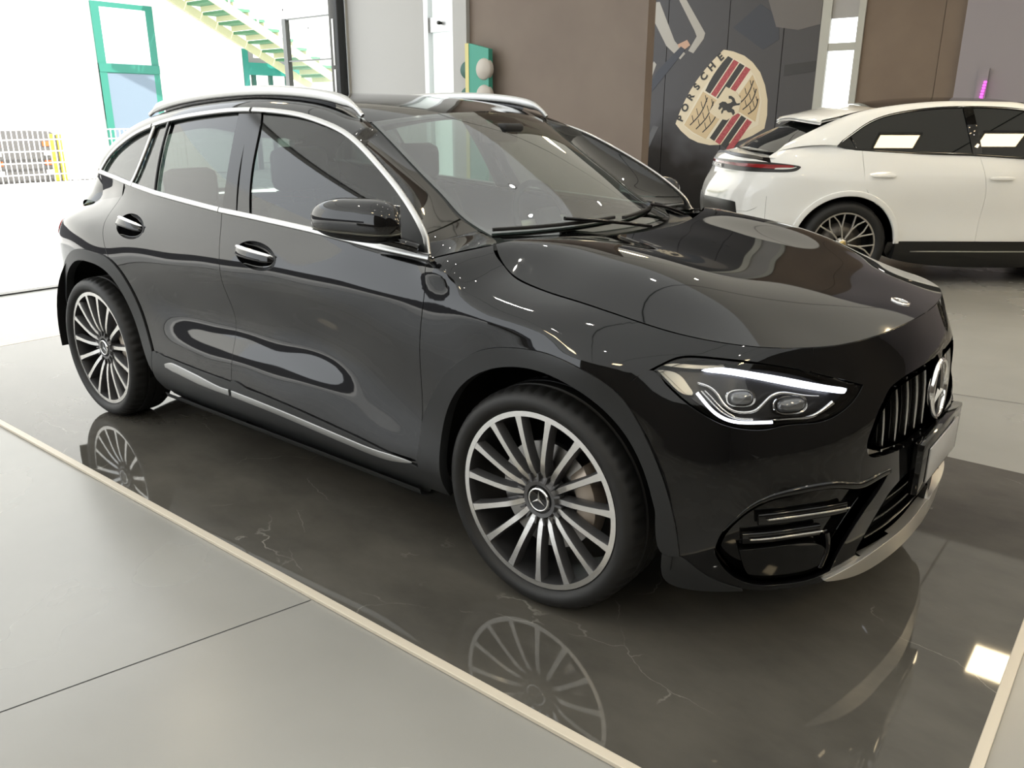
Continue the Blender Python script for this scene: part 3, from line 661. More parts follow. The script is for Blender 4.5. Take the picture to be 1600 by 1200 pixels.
# objects in front of the walls
gs_ = empty('sign_board', (-4.25, YW-.10, 0)); tag(gs_, 'green upright sign board with two round discs beside the brown wall', 'sign')
SGREEN = mat('sign_green', (.05, .30, .22), .5); SDISC = mat('sign_disc', (.42, .38, .33), .4)
mk('board', *g_prism([(-.12, -0.0), (.15, -.0), (.15, 2.08), (-.10, 2.14)], -.03, .03, 'y'), SGREEN, gs_, False)
mk('edge_strip', *g_box(-.145, -.10, -.035, .035, 0, 2.14), mat('sign_yellow', (.62, .55, .22), .5), gs_, False)
for z in (1.90, 1.66):
    mk('disc', *g_lathe([(0, -.05), (.085, -.048), (.10, -.03), (.10, .0)], 24, 'y', (.09, -.0, z)), SDISC, gs_)
    mk('side_lens', *g_lathe([(0, -.02), (.075, -.018), (.085, .0)], 24, 'y', (-.15, 0, z)), GREEND, gs_)
ls = empty('light_strip', (-.955, YB-.17, 0)); tag(ls, 'magenta glowing LED strip standing against the lilac wall', 'light')
MAG = mat('magenta_glow', (.8, .1, .7), .4, emit=(1.0, .08, .85), es=2.5)
for k in range(12): mk('diode', *g_box(-.02+.004*k, .01+.004*k, -.03, .0, 1.50+.035*k, 1.522+.035*k), MAG, ls, False)
mk('holder', *g_box(-.06, .06, -.004, .02, 0, 2.06), LILAC, ls, False)
# ---------------------------------------------------------------- black car: materials
PAINT = mat('black_paint', (.0035, .0036, .004), .035, 0, .55, 0)
CLAD = mat('dark_plastic', (.018, .019, .020), .42, 0, .35, build=lambda nt, b: bump(nt, b, 900, .12, .0006))
GLOSSBLK = mat('gloss_black', (.003, .003, .003), .06, 0, .5)
MATBLK = mat('matte_black', (.006, .006, .006), .8, 0, .2)
SATIN = mat('satin_aluminium', (.50, .50, .49), .32, 1)
CHROME = mat('chrome', (.86, .86, .86), .08, 1)
TRIMGREY = mat('brushed_trim', (.36, .36, .355), .38, .9)
RUBBER = mat('rubber', (.012, .012, .012), .55, 0, .4)
WINDSCREEN = glassmat('windscreen_glass', (.52, .59, .55), 2.4)
SIDEGLASS = glassmat('side_glass', (.36, .44, .40), 1.58)
DARKGLASS = glassmat('privacy_glass', (.12, .14, .135), 1.62)
FRIT = mat('black_frit', (.004, .004, .004), .08, 0, .5)

UX = lambda x, y=-.9: BODY.inv(x, y)[0]
UC = BODY.inv(.872, 0)[0]; UR = BODY.inv(-3.46, 0)[0]; G0 = .0018
def uz(P): return np.array([(BODY.inv(p[0], -abs(p[1]))[0], p[2]) for p in P])
def gy(P): return [(x, GLASS_Y(x, z), z) for x, z in P]

car = empty('car', (0, 0, 0)); tag(car, 'black compact SUV with silver roof rails on the dark marble platform', 'car')
def both(o): mirror(o); return o

belt_q = uz(curve(BELT, n=60)); shut_q = uz(curve(SHUT, n=80)); shut_q[-1, 0] = UC
def belt(u0, u1, n=14):
    u = np.linspace(u0, u1, n); return np.c_[u, np.interp(u, belt_q[:, 0], belt_q[:, 1])-.004]
front_gap = [(3.729, 1.033), (3.735, .94), (3.724, .806), (3.708, .63), (3.700, .494), (3.696, .40)]
b_gap = [(2.615, .45), (2.616, .83), (2.600, 1.0), (2.572, 1.094)]
clad_line = [(1.99, .438), (2.11, .435), (2.307, .428), (2.65, .420), (2.981, .403), (3.393, .372), (3.697, .342)]
def cladz(u): return np.interp(u, [c[0] for c in clad_line], [c[1] for c in clad_line])
r_gap = [(1.687, 1.142), (1.652, 1.085), (1.635, 1.03), (1.650, .98), (1.690, .92), (1.745, .836)]
arch_r = [(1.745, .836), (1.832, .782), (1.904, .674), (1.950, .535), (1.99, .438)]
arch_r2 = [(1.745, .836), (1.64, .853), (1.50, .855), (1.36, .835), (1.22, .78), (1.10, .70), (1.01, .60), (.965, .50), (.945, .40)]
arch_ri = [(1.975, .34), (1.909, .449), (1.860, .577), (1.802, .700), (1.70, .780), (1.55, .803), (1.40, .79), (1.26, .735), (1.14, .645), (1.07, .54), (1.045, .47)]
arch_fi = [(3.800, .252), (3.801, .345), (3.801, .455), (3.825, .549), (3.881, .644), (3.962, .716), (4.075, .763), (4.218, .776), (4.350, .740), (4.453, .665), (4.520, .567), (4.560, .45), (4.581, .338)]
arch_f = [(3.697, .345), (3.700, .44), (3.716, .525), (3.778, .625), (3.841, .700), (3.925, .765), (4.015, .806), (4.123, .826), (4.237, .828), (4.341, .805), (4.437, .755), (4.503, .677), (4.569, .55), (4.608, .42), (4.622, .335)]

# ---------------------------------------------------------------- doors, wings, bonnet
def oval(u0, z0): a = np.arange(48)*2*math.pi/48; return np.c_[u0+.124*np.cos(a), z0+.050*np.sin(a)-.007*np.cos(a)]
HF, HR = (2.842, .956), (1.893, .990)
door_f = panel('front_door', BODY, path(front_gap, [(3.697, .342)], list(reversed(clad_line[3:-1])), [(2.612, cladz(2.612))], b_gap, belt(2.572, 3.729)), PAINT, car, holes=[oval(*HF)], stepz=.02)
door_r = panel('rear_door', BODY, path([(2.612, cladz(2.612))]+b_gap, belt(2.572, 1.687), r_gap, arch_r, clad_line[1:3]), PAINT, car, holes=[oval(*HR)], stepz=.02)
def lowclad(name, parent, u0, u1, z0=.235):
    us = np.linspace(u1, u0, 12)
    return panel(name, BODY, path([(u0, z0), (u1, z0)], np.c_[us, cladz(us)-.001]), CLAD, parent, off=.007, depth=.02, stepz=.02)
lowclad('door_cladding', door_f, 2.612, 3.697); lowclad('door_cladding', door_r, 2.03, 2.612)
sill_q = np.array([(1.97, .225), (3.80, .215)])
# rocker under the doors
rk = np.linspace(-2.15, -.50, 20); G = np.array([[(x, y, z) for y, z in ((-.893, .245), (-.885, .222), (-.86, .208), (-.82, .203), (-.78, .21))] for x in rk])
mk('rocker_cover', *g_grid(G, flip=False), CLAD, car)
# brushed trim strip set in the cladding
tr_q = lambda a, b, n: np.c_[np.linspace(a, b, n), cladz(np.linspace(a, b, n))-.046]
tq = np.array([(2.105, .392), (2.16, .397), (2.30, .388), (2.44, .377), (2.53, .371), (2.602, .371)])
for nm, q, pr in (('trim_strip', curve(tq, n=30), door_r), ('trim_strip', curve([(2.622, .371), (2.9, .362), (3.3, .344), (3.5, .339), (3.672, .352)], n=40), door_f)):
    t = np.linspace(0, 1, len(q))
    w = (.4+.6*np.clip(t*8, 0, 1))*(1-.35*np.clip((t-.55)*3, 0, 1)) if pr is door_r else .66*np.sqrt(np.clip((1-t)*9, .02, 1))
    mk(nm, *g_strip(BODY, q, rrect(.042, .010, .004), .009, w), TRIMGREY, pr, sharp=40)
fender_front = [(4.437, .757), (4.474, .795), (4.515, .822)]
hl_top = [(4.515, .822), (4.549, .842), (4.588, .858), (4.689, .861), (4.776, .854), (4.893, .833), (5.002, .802), (5.098, .773)]
hl_bot = [(5.098, .773), (5.056, .738), (4.986, .706), (4.927, .698), (4.849, .698), (4.811, .691), (4.759, .691), (4.708, .700), (4.667, .717), (4.603, .754), (4.556, .789), (4.515, .822)]
HL = path(hl_top, hl_bot, step=.008)
seam_u = 4.93; hlz = np.interp(seam_u, [a[0] for a in hl_top], [a[1] for a in hl_top])
sq = resample(shut_q, n=160); i_s = int(np.argmin(abs(sq[:, 0]-seam_u)))
fender = panel('front_fender', BODY, path(list(reversed(front_gap)), [front_gap[0], tuple(sq[0])], sq[:i_s+1:6].tolist()+[tuple(sq[i_s])], [tuple(sq[i_s]), (seam_u, hlz)], [p for p in reversed(hl_top) if p[0] < seam_u], list(reversed(fender_front[:-1])), list(reversed(arch_f[:-5])), [(3.697, .342)]), PAINT, car, stepz=.018, step=.025)
def on(c): return np.asarray(c, float)
hood_xy = [(x, -y) for x, y, z in curve(SHUT, n=90)]
cowl_xy = [(-.311, -.709), (-.300, -.69), (-.265, -.64), (-.215, -.52), (-.165, -.33), (-.14, -.14), (-.135, G0)]
hood = sym_panel('bonnet', HOOD, path(cowl_xy, [(-.135, G0), (.80, G0)], [(x, y) for x, y in reversed(hood_xy[:-1])]), PAINT, car, step=.025)

# ---------------------------------------------------------------- nose: bumper with openings for lamps, grille and intakes
gr_half = path([(UC+G0, .775), (5.50, .776), (5.376, .773), (5.276, .766), (5.205, .752)], [(5.205, .752), (5.141, .697), (5.096, .624)], [(5.096, .624), (5.106, .582), (5.161, .566)], [(5.161, .566), (5.307, .556), (5.489, .553), (UC+G0, .552)], step=.01)
wing_top = [(4.700, .356), (4.716, .42), (4.770, .486), (4.817, .512), (4.868, .523), (4.989, .527), (5.074, .508), (5.141, .511), (5.215, .511)]
wing = path(wing_top, [(5.215, .511), (5.16, .47), (5.09, .42), (5.035, .34), (5.014, .262)], [(5.014, .262), (4.96, .248), (4.882, .245), (4.80, .252), (4.735, .295), (4.700, .356)], step=.01)
mouth = path([(UC+G0, .47), (5.30, .468), (5.20, .44)], [(5.20, .44), (5.12, .36), (5.09, .275)], [(5.09, .275), (5.35, .262), (UC+G0, .26)], step=.012)
bum = path(fender_front, [p for p in hl_bot[:-1]][::-1]+[hl_top[-1]], [p for p in reversed(hl_top) if p[0] > seam_u], [(seam_u, hlz), tuple(sq[i_s])], sq[i_s::6].tolist()+[tuple(sq[-1])], [(UC+G0, sq[-1, 1]), (UC+G0, .78)], [tuple(p) for p in gr_half[::-1]][1:-1:3], [(UC+G0, .55), (UC+G0, .472)], [tuple(p) for p in mouth[::-1]][1:-1:4], [(UC+G0, .258), (UC+G0, .215)], [(5.3, .215), (5.05, .225), (4.88, .225), (4.78, .235), (4.70, .27), (4.622, .335)], list(reversed(arch_f[-5:-1])))
bumper = sym_panel('front_bumper', BODY, bum, PAINT, car, holes=[wing], stepz=.02, step=.025, depth=.03)
def lo_z(x): return np.interp(x, [b[0] for b in BELT], [b[2] for b in BELT])
# ---------------------------------------------------------------- arch cladding, quarters, tail
panel('wheel_arch_cladding', BODY, path([(3.700, .25), (3.697, .30)]+arch_f[1:], [(4.622, .335), (4.581, .338)], list(reversed(arch_fi[:-1])), [(3.80, .252), (3.700, .25)]), CLAD, car, off=.007, depth=.035, gap=.0005, step=.02); 
panel('wheel_arch_cladding', BODY, path([(1.99, .438)]+list(reversed(arch_r[:-1]))+arch_r2[1:-1], [(.962, .47), (1.045, .47)], list(reversed(arch_ri[:-1])), [(1.975, .34), (1.99, .438)]), CLAD, car, off=.007, depth=.035, gap=.0005, step=.02)
panel('sill_end_cover', BODY, path([(1.99, .436), (1.978, .34), (1.978, .245)], [(1.978, .245), (2.028, .245)], [(2.028, .245), (2.028, .436)]), CLAD, car, off=.006, depth=.02, gap=.0005)
panel('bumper_lip', BODY, path([(4.581, .336), (4.622, .334), (4.70, .270), (4.78, .234)], [(4.78, .230), (4.70, .225), (4.63, .228), (4.590, .25)]), CLAD, car, off=.004, depth=.02, gap=.0005)
quarter = panel('rear_quarter', BODY, path(list(reversed(r_gap)), belt(1.687, 1.37), [(1.37, 1.187), (1.337, 1.15), (1.324, 1.115), (1.312, 1.085), (1.300, 1.058)], [(1.300, 1.058), (1.21, 1.047), (1.13, 1.037), (1.03, 1.023), (.92, 1.010), (.78, .998)], [(.78, .995), (.78, .62)], [(.78, .62), (1.03, .62)], list(reversed(arch_r2[1:6]))), PAINT, car, stepz=.012, step=.025)
panel('rear_bumper', BODY, path([(UR-G0, .62), (1.03, .62)], [(1.01, .60), (.975, .52), (.955, .45)], [(.955, .45), (.85, .40), (.6, .34), (UR-G0, .30)]), PAINT, car)
tailg = sym_panel('tailgate', BODY, path([(UR-G0, .62), (UR-G0, .995)], [(UR-G0, .995), (.78, .995)], [(.78, .995), (.78, .62)]), PAINT, car)
TAILRED = mat('tail_lamp_red', (.35, .01, .012), .08, 0, .5)
panel('tail_lamp', BODY, path([(.60, .80), (1.02, .885), (1.06, .93), (.98, .955), (.60, .93)]), TAILRED, car, off=.004, depth=.01)

# ---------------------------------------------------------------- pillars and roof frame: a band lofted between the side window edge and the roof edge
_U = [(-.442, 1.036), (-.460, 1.070), (-.482, 1.104), (-.554, 1.164), (-.653, 1.23), (-.771, 1.295), (-.895, 1.356), (-1.021, 1.403), (-1.166, 1.436), (-1.314, 1.459), (-1.504, 1.473), (-1.719, 1.476), (-1.981, 1.461), (-2.238, 1.435), (-2.47, 1.392), (-2.625, 1.340), (-2.745, 1.275), (-2.81, 1.20)]
U3 = [(x, GLASS_Y(x, z), z) for x, z in _U]+[tuple(p) for p in BODY.P([(1.338, 1.152), (1.325, 1.116), (1.314, 1.085), (1.304, 1.052)])]
V3 = [(-.311, -.709, 1.073), (-.432, -.588, 1.073), (-.572, -.58, 1.122), (-.66, -.573, 1.18), (-.75, -.567, 1.238), (-.85, -.56, 1.303), (-.955, -.553, 1.373), (-1.05, -.548, 1.434), (-1.17, -.55, 1.481), (-1.32, -.555, 1.511), (-1.51, -.558, 1.527), (-1.73, -.558, 1.533), (-2.0, -.555, 1.523), (-2.27, -.55, 1.502), (-2.53, -.545, 1.465), (-2.74, -.545, 1.418), (-2.90, -.55, 1.355), (-3.02, -.575, 1.27), (-3.07, -.60, 1.19), (-3.11, -.625, 1.11), (-3.13, -.648, 1.06), tuple(BODY.P([(1.0, 1.016)])[0])]
U3, V3 = np.array(U3), np.array(V3); _t = np.arange(len(U3), dtype=float)
def frame_band(t0, t1, n, m=9):
    t = np.linspace(t0, t1, n); u = nspline(_t, U3, t); v = nspline(_t, V3, t)
    d = v-u; L = np.linalg.norm(d, axis=1)[:, None]
    tu = np.gradient(nspline(_t, (U3+V3)/2, t), axis=0); nn = np.cross(d, tu); nn /= np.linalg.norm(nn, axis=1)[:, None]
    nn *= np.where(nn[:, 1:2] > 0, -1, 1)
    s = np.linspace(0, 1, m)[None, :, None]
    bul = (.015+.085*np.clip((t-2)/5, 0, 1))[:, None]
    return u[:, None]*(1-s)+v[:, None]*s+nn[:, None]*(4*s*(1-s))*(L*bul)[:, None]
fp = mk('fender_top', *g_grid(frame_band(0, 1.97, 24)), PAINT, fender)
fr = mk('roof_frame', *g_grid(frame_band(2.03, 21, 160)), PAINT, car)
# roof
rp = []
for k in range(7, 17):
    x, y, z = V3[k]; rp += [(x, y, z), (x, -y, z)]
rp += [(x, 0, z) for x, z in ((-.94, 1.476), (-1.1, 1.503), (-1.3, 1.535), (-1.5, 1.551), (-1.75, 1.559), (-2.0, 1.556), (-2.25, 1.542), (-2.5, 1.512), (-2.75, 1.475), (-3.0, 1.43), (-3.12, 1.405))]
ROOF = Field(BSurf((-3.2, -.85), (-.62, .62), 14, 8, rp, 1e-4), 'z')
vs = V3[7:17, :2]
roof = sym_panel('roof', ROOF, path([(-.945, G0), (-.955, -.15), (-.985, -.32), (-1.05, -.546)], vs.tolist(), [tuple(vs[-1]), (-3.05, -.40), (-3.11, -.2), (-3.12, G0)], [(-3.12, G0), (-.945, G0)]), PAINT, car, gap=.001, step=.04)
# rails
rl = np.array([(-1.066, -.565, 1.456), (-1.10, -.567, 1.486), (-1.16, -.570, 1.510), (-1.25, -.573, 1.528), (-1.45, -.575, 1.547), (-1.7, -.575, 1.554), (-1.95, -.572, 1.548), (-2.2, -.567, 1.533), (-2.4, -.562, 1.511), (-2.52, -.557, 1.489), (-2.60, -.553, 1.462)])
rc = curve(rl, n=60); tt = np.linspace(0, 1, 60); rs = np.clip(np.minimum(tt, 1-tt)*14, .45, 1)
rail = mk('roof_rail', *g_sweep(rc, rrect(.032, .040, .010), scale=rs), SATIN, car, sharp=45)
web = []
for p in rc[6:-6:1]:
    web.append([(p[0], p[1], p[2]-.008), (p[0], p[1]+.004, ROOF.P([(p[0], p[1]+.01)])[0][2]-.004)])
mk('rail_foot', *join(g_grid(web), ), GLOSSBLK, rail)

# ---------------------------------------------------------------- glass
def glass_poly(*segs): return path(*segs, step=.015)
def up_z(x): return np.interp(x, [p[0] for p in reversed(_U)], [p[1] for p in reversed(_U)])
_uc = nspline(np.arange(len(_U)), np.array(_U), np.linspace(0, len(_U)-1, 200))
def upc(x0, x1): 
    k = [tuple(p) for p in _uc if min(x0, x1) <= p[0] <= max(x0, x1)]
    return k if x0 > x1 else k[::-1]
def loc(x0, x1, n=20): return [(x, lo_z(x)) for x in np.linspace(x0, x1, n)]
gl = dict(depth=.004, gap=.001, off=-.006, step=.05)
panel('front_door_window', GLASS, glass_poly(loc(-1.417, -.446), upc(-.446, -1.555), [(-1.555, up_z(-1.555)), (-1.483, 1.271), (-1.417, 1.099)]), SIDEGLASS, door_f, **gl)
panel('rear_door_window', GLASS, glass_poly(loc(-2.158, -1.600), [(-1.60, 1.105), (-1.649, 1.289), (-1.705, up_z(-1.705))], upc(-1.705, -2.238), [(-2.238, up_z(-2.238)), (-2.208, 1.298), (-2.158, lo_z(-2.158))]), SIDEGLASS, door_r, **gl)
panel('small_window', GLASS, glass_poly(loc(-2.398, -2.163), [(-2.163, lo_z(-2.163)), (-2.213, 1.298), (-2.243, up_z(-2.243))], upc(-2.243, -2.350), [(-2.350, up_z(-2.35)), (-2.352, 1.316), (-2.372, 1.205), (-2.398, lo_z(-2.398))]), DARKGLASS, door_r, **gl)
panel('quarter_window', GLASS, glass_poly(loc(-2.80, -2.42), [(-2.42, lo_z(-2.42)), (-2.394, 1.205), (-2.374, 1.316), (-2.37, up_z(-2.37))], upc(-2.37, -2.80)), DARKGLASS, quarter, **gl)
panel('pillar_cover', GLASS, glass_poly(loc(-1.498, -1.417), [(-1.417, 1.099), (-1.483, 1.271), (-1.555, up_z(-1.555))], [(-1.625, up_z(-1.62)), (-1.56, 1.28), (-1.498, lo_z(-1.498))]), FRIT, door_f, depth=.01, gap=.0015, off=.0, step=.05)
panel('pillar_cover', GLASS, glass_poly(loc(-1.60, -1.503), [(-1.503, lo_z(-1.503)), (-1.565, 1.28), (-1.63, up_z(-1.63))], [(-1.705, up_z(-1.705)), (-1.649, 1.289), (-1.600, lo_z(-1.60))]), FRIT, door_r, depth=.01, gap=.0015, off=.0, step=.05)
def bar(name, pts, w, m, parent, off=.004, h=.01):
    q = curve(pts, n=24); return mk(name, *g_strip(GLASS, q, rrect(w, h, h*.35), off), m, parent, sharp=40)
bar('window_divider', [(-2.235, up_z(-2.235)-.004), (-2.208, 1.298), (-2.160, lo_z(-2.16)+.004)], .018, GLOSSBLK, door_r)
bar('window_divider', [(-2.362, up_z(-2.362)-.004), (-2.363, 1.316), (-2.386, 1.205), (-2.410, lo_z(-2.41)+.004)], .020, SATIN, door_r)
# bright window surround
_uq = curve([p for p in _uc if True], n=170)
def seg(q, a, b): return q[[i for i in range(len(q)) if a <= q[i, 0] <= b]]
CP = rrect(.019, .012, .004)
for a, b, pr in ((-1.605, -.43, door_f), (-2.375, -1.61, door_r), (-2.9, -2.38, quarter)):
    mk('window_trim', *g_strip(GLASS, seg(_uq, a, b), CP, .006), SATIN, pr, sharp=40)
    lq = np.array(loc(max(a, -2.81), min(b, -.436), 60))+[0, .002]
    mk('window_trim', *g_strip(GLASS, lq, rrect(.021, .014, .004), .008), SATIN, pr, sharp=40)

# windscreen: doubly curved between the pillars
tv = np.linspace(0, 1, 7); ed = V3[1:8]
cl = np.array([(-.235, 0, 1.068), (-.36, 0, 1.150), (-.48, 0, 1.225), (-.60, 0, 1.295), (-.72, 0, 1.362), (-.83, 0, 1.420), (-.945, 0, 1.474)])
class Screen:
    def P(s, q, off=0):
        q = np.asarray(q, float); a, t = q[:, 0], np.clip(q[:, 1], -.05, 1.05); e = nspline(tv, ed, t); c = nspline(tv, cl, t)
        k = (np.abs(a)**2.2)[:, None]
        R = c+(e-c)*k; R[:, 1] = -e[:, 1]*a
        if np.any(off): R = R+s.Nrm(q)*np.asarray(off).reshape(-1, 1)
        return R
    def Nrm(s, q):
        q = np.asarray(q, float); h = 1e-3; n = np.cross(s.P(q+[h, 0])-s.P(q-[h, 0]), s.P(q+[0, h])-s.P(q-[0, h])); n *= np.where(n[:, 2:] < 0, -1, 1)
        return n/np.linalg.norm(n, axis=1)[:, None]
SCREEN = Screen()
def screen_grid(a0, a1, t0, t1, n, m, off=0):
    a, t = np.meshgrid(np.linspace(a0, a1, n), np.linspace(t0, t1, m), indexing='ij'); return SCREEN.P(np.c_[a.ravel(), t.ravel()], off).reshape(n, m, 3)
ws = mk('windscreen', *g_grid(screen_grid(-.985, .985, .0, 1., 41, 25)), WINDSCREEN, car)
for nm, (a0, a1, t0, t1) in (('screen_border', (-1.0, -.955, 0, 1)), ('screen_border', (.955, 1.0, 0, 1)), ('screen_border', (-.955, .955, -.02, .07)), ('screen_border', (-.955, .955, .965, 1.01))):
    mk(nm, *g_grid(screen_grid(a0, a1, t0, t1, 30 if a1-a0 > 1 else 3, 30 if t1-t0 > .5 else 4, -.004)), FRIT, ws)
# rear window and spoiler underside
RW = []
for k in np.linspace(15.2, 21, 12):
    v = nspline(_t, V3, [k])[0]; RW.append([(v[0]-.16*(1-s*s), v[1]*-s, v[2]+.03*(1-s*s)) for s in np.linspace(-1, 1, 15)])
mk('rear_window', *g_grid(np.array(RW)), DARKGLASS, tailg)
_sq = BODY.P(np.c_[np.linspace(1.17, UR, 8), np.linspace(1.034, .992, 8)]); _sq = np.vstack([_sq, (_sq*[1, -1, 1])[::-1][1:]])
mk('tail_shelf', *g_grid(np.stack([_sq, np.array(RW[-1])], 1)), PAINT, tailg)
# skin under the tip of the side window, down to the shoulder
_xs = np.linspace(-2.50, -2.835, 14); _top = np.array([(x, GLASS_Y(x, z)-.002, z) for x, z in ((x, lo_z(max(x, -2.81))+.004) for x in _xs)])
_bot = np.array([BODY.P([(BODY.inv(x, -.8)[0], z)])[0] for x, z in zip(_xs, np.linspace(1.10, 1.062, 14))]); _s = np.linspace(0, 1, 7)[None, :, None]
_mid = BODY.P(np.array([(BODY.inv(x, -.8)[0], z) for x, z in zip(_xs, np.linspace(1.135, 1.095, 14))]), .004)
_w = np.array([nspline([0, .5, 1], np.stack([a, m*.75+(a+b)*.125, b]), np.linspace(0, 1, 7)) for a, m, b in zip(_top, _mid, _bot)])
mk('pillar_base', *g_grid(_w), PAINT, quarter)
# ---------------------------------------------------------------- wheels: 15 thin machined spokes, dark sides
MACH = mat('machined_alloy', (.74, .73, .71), .22, 1)
ALLOYDK = mat('grey_alloy', (.115, .115, .118), .35, .6)
BARREL = mat('wheel_barrel', (.045, .045, .047), .4, .5)
STEEL = mat('brake_disc', (.42, .41, .40), .32, 1)
CALIPER = mat('caliper', (.42, .36, .30), .38, .5)
def arc3(n, ang, r, y): return (r*math.sin(ang), y, r*math.cos(ang))
def wheel_tyre():
    prof = [(.268, .070), (.283, .086), (.2865, .098), (.296, .110), (.308, .116), (.325, .114), (.340, .101), (.348, .086), (.3515, .070), (.352, .050), (.345, .047), (.345, .039), (.352, .036), (.3525, .004), (.345, .002), (.345, -.002), (.3525, -.004), (.352, -.036), (.345, -.039), (.345, -.047), (.352, -.050), (.3515, -.070), (.348, -.086), (.339, -.1), (.322, -.113), (.298, -.117), (.272, -.104), (.262, -.085)]
    prof = [(r, -h) for r, h in prof]; n = 216
    V, F = g_lathe(prof, n); m = len(prof); V = [list(v) for v in V]
    for i in range(0, n, 4):
        for j in (7, 8, 20, 21):
            v = V[i*m+j]; k = 1-.007/math.hypot(v[0], v[2]); v[0] *= k; v[2] *= k
    return V, F
def spoke_geo():
    R = np.array([.062, .078, .10, .13, .165, .20, .235, .262, .274]); n = len(R)
    face = np.array([-.070, -.074, -.082, -.0885, -.0925, -.095, -.0965, -.0975, -.098])
    w = np.array([.0155, .0165, .0170, .0165, .0160, .0165, .0180, .0215, .027])/2
    dep = np.array([.020, .030, .034, .034, .034, .034, .034, .030, .024]); sw = np.array([.002, .0, -.001, -.001, 0, .001, .002, .003, .003])
    rows = []
    for i in range(n):
        c = sw[i]
        rows.append([(c-w[i]*1.5, face[i]+dep[i], R[i]), (c-w[i]*1.25, face[i]+.004, R[i]), (c-w[i], face[i], R[i]), (c+w[i], face[i], R[i]), (c+w[i]*1.25, face[i]+.004, R[i]), (c+w[i]*1.5, face[i]+dep[i], R[i])])
    V, F = g_grid(np.array(rows)); mi = [0 if (k % 5) == 2 else 1 for k in range(len(F))]
    return V, F, mi
def star_geo(r, y, th=.003, w=.16):
    parts = []
    for k in range(3):
        a = k*2*math.pi/3; t = (r*math.sin(a), r*math.cos(a)); s = a+math.pi/2; b = (w*r*math.sin(s), w*r*math.cos(s))
        c = (-.25*w*r*math.sin(a), -.25*w*r*math.cos(a))
        V = [(t[0], y, t[1]), (b[0], y, b[1]), (-b[0], y, -b[1]), (c[0], y, c[1]), (0, y-th, 0), (t[0]*.98, y-th*.3, t[1]*.98)]
        parts.append((V, [(0, 1, 4, 5), (2, 0, 5, 4), (1, 3, 4), (3, 2, 4)]))
    return join(*parts)
def make_wheel(loc, disc=True, cal=0.0):
    w = empty('wheel', loc, parent=car)
    mk('tyre', *wheel_tyre(), RUBBER, w, sharp=50)
    rim = mk('rim', *join(g_lathe([(.2835, -.090), (.2845, -.0955), (.2830, -.0985), (.2665, -.0985)], 96)), MACH, w, sharp=35)
    mk('barrel', *g_lathe([(.2665, -.0985), (.2640, -.092), (.260, -.075), (.256, -.03), (.252, .02), (.258, .095), (.268, .10)], 96), BARREL, rim, sharp=50)
    sg = spoke_geo(); first = None
    for k in range(15):
        if first is None:
            first = mk('spoke', sg[0], sg[1], [MACH, ALLOYDK], w, sharp=30, mi=sg[2]); o = first
        else:
            o = first.copy(); COL.objects.link(o); o.parent = w
        o.rotation_euler = (0, (k+.35)*2*math.pi/15, 0)
    hub = mk('hub', *join(g_lathe([(.0, -.060), (.040, -.060), (.046, -.078), (.058, -.080), (.066, -.070), (.072, -.045), (.075, -.03)], 60)), ALLOYDK, w, sharp=40)
    for k in range(15):
        a = (k+.85)*2*math.pi/15
        b = mk('hub_rib', *xf(g_box(-.0035, .0035, -.082, -.06, .060, .084, .001), Matrix.Rotation(a, 4, 'Y')), ALLOYDK, hub, smooth=False)
    cap = mk('centre_cap', *g_lathe([(0, -.0815), (.030, -.082), (.0325, -.083)], 40), GLOSSBLK, w)
    mk('cap_ring', *g_lathe([(.0325, -.080), (.0325, -.0845), (.0345, -.0855), (.0375, -.0845), (.039, -.080)], 40), CHROME, cap)
    mk('cap_star', *star_geo(.029, -.0826), SATIN, cap, smooth=False)
    d = mk('brake_disc', *g_lathe([(.06, -.02), (.10, -.02), (.102, -.032), (.172, -.032), (.172, -.012), (.10, -.012)], 64), STEEL, w, sharp=40)
    # caliper hugging the disc
    n = 14; rows = []
    for i in range(n+1):
        a = cal+(-.62+1.24*i/n); e = 1-abs(2*i/n-1)**6*.25
        rows.append([(r*math.sin(a), y, r*math.cos(a)) for r, y in ((.118, -.030), (.120+.0*e, -.050*e), (.150, -.056*e), (.182*(.97+.03*e), -.048*e), (.190, -.02), (.190, .0))])
    mk('brake_caliper', *g_grid(np.array(rows)), CALIPER, w, sharp=50)
    return w
make_wheel((0, -.80, .3528), cal=math.radians(80)); make_wheel((-2.729, -.80, .3528), cal=math.radians(70))
for c in [o for o in list(car.children) if o.name.startswith('wheel') and o.type == 'EMPTY']: mirror(c)
# wheel houses
for cx in (0, -2.729):
    a = np.linspace(math.radians(-9), math.radians(189), 30)
    G = np.array([[(cx+r*math.cos(t), y, .36+r*math.sin(t)) for r, y in ((.462, -.895), (.455, -.86), (.45, -.60), (.30, -.56), (.02, -.55))] for t in a])
    mk('wheel_house', *g_grid(G), MATBLK, car)
# dark structure behind the outer panels
def shell(name, poly, off=-.035): return panel(name, BODY, path(*poly), MATBLK, car, off=off, rim=False, step=.06)
shell('inner_panel', ([(2.0, .25), (3.69, .25)], [(3.69, .25), (3.70, .55), (3.80, .70)], [(3.80, .72), (3.74, 1.02)], belt(3.72, 1.40), [(1.40, 1.15), (1.75, .87)], [(1.75, .87), (1.90, .72), (1.97, .5)]))
shell('inner_panel', ([(3.72, 1.02), (3.82, .71)], [(3.84, .72), (4.05, .84), (4.25, .85), (4.42, .79)], [(4.42, .79), (4.54, .84), (4.60, .88)], [(4.56, .88), (4.3, .915), (4.1, .95), (3.95, 1.0)]))
P_ = np.array([[(x, y, z) for y in np.linspace(-.78, .78, 5)] for x, z in ((.62, .62), (-.10, .93), (-.45, .98), (-.50, .24), (-3.2, .24), (-3.25, .9))])
mk('underbody', *g_grid(P_), MATBLK, car)
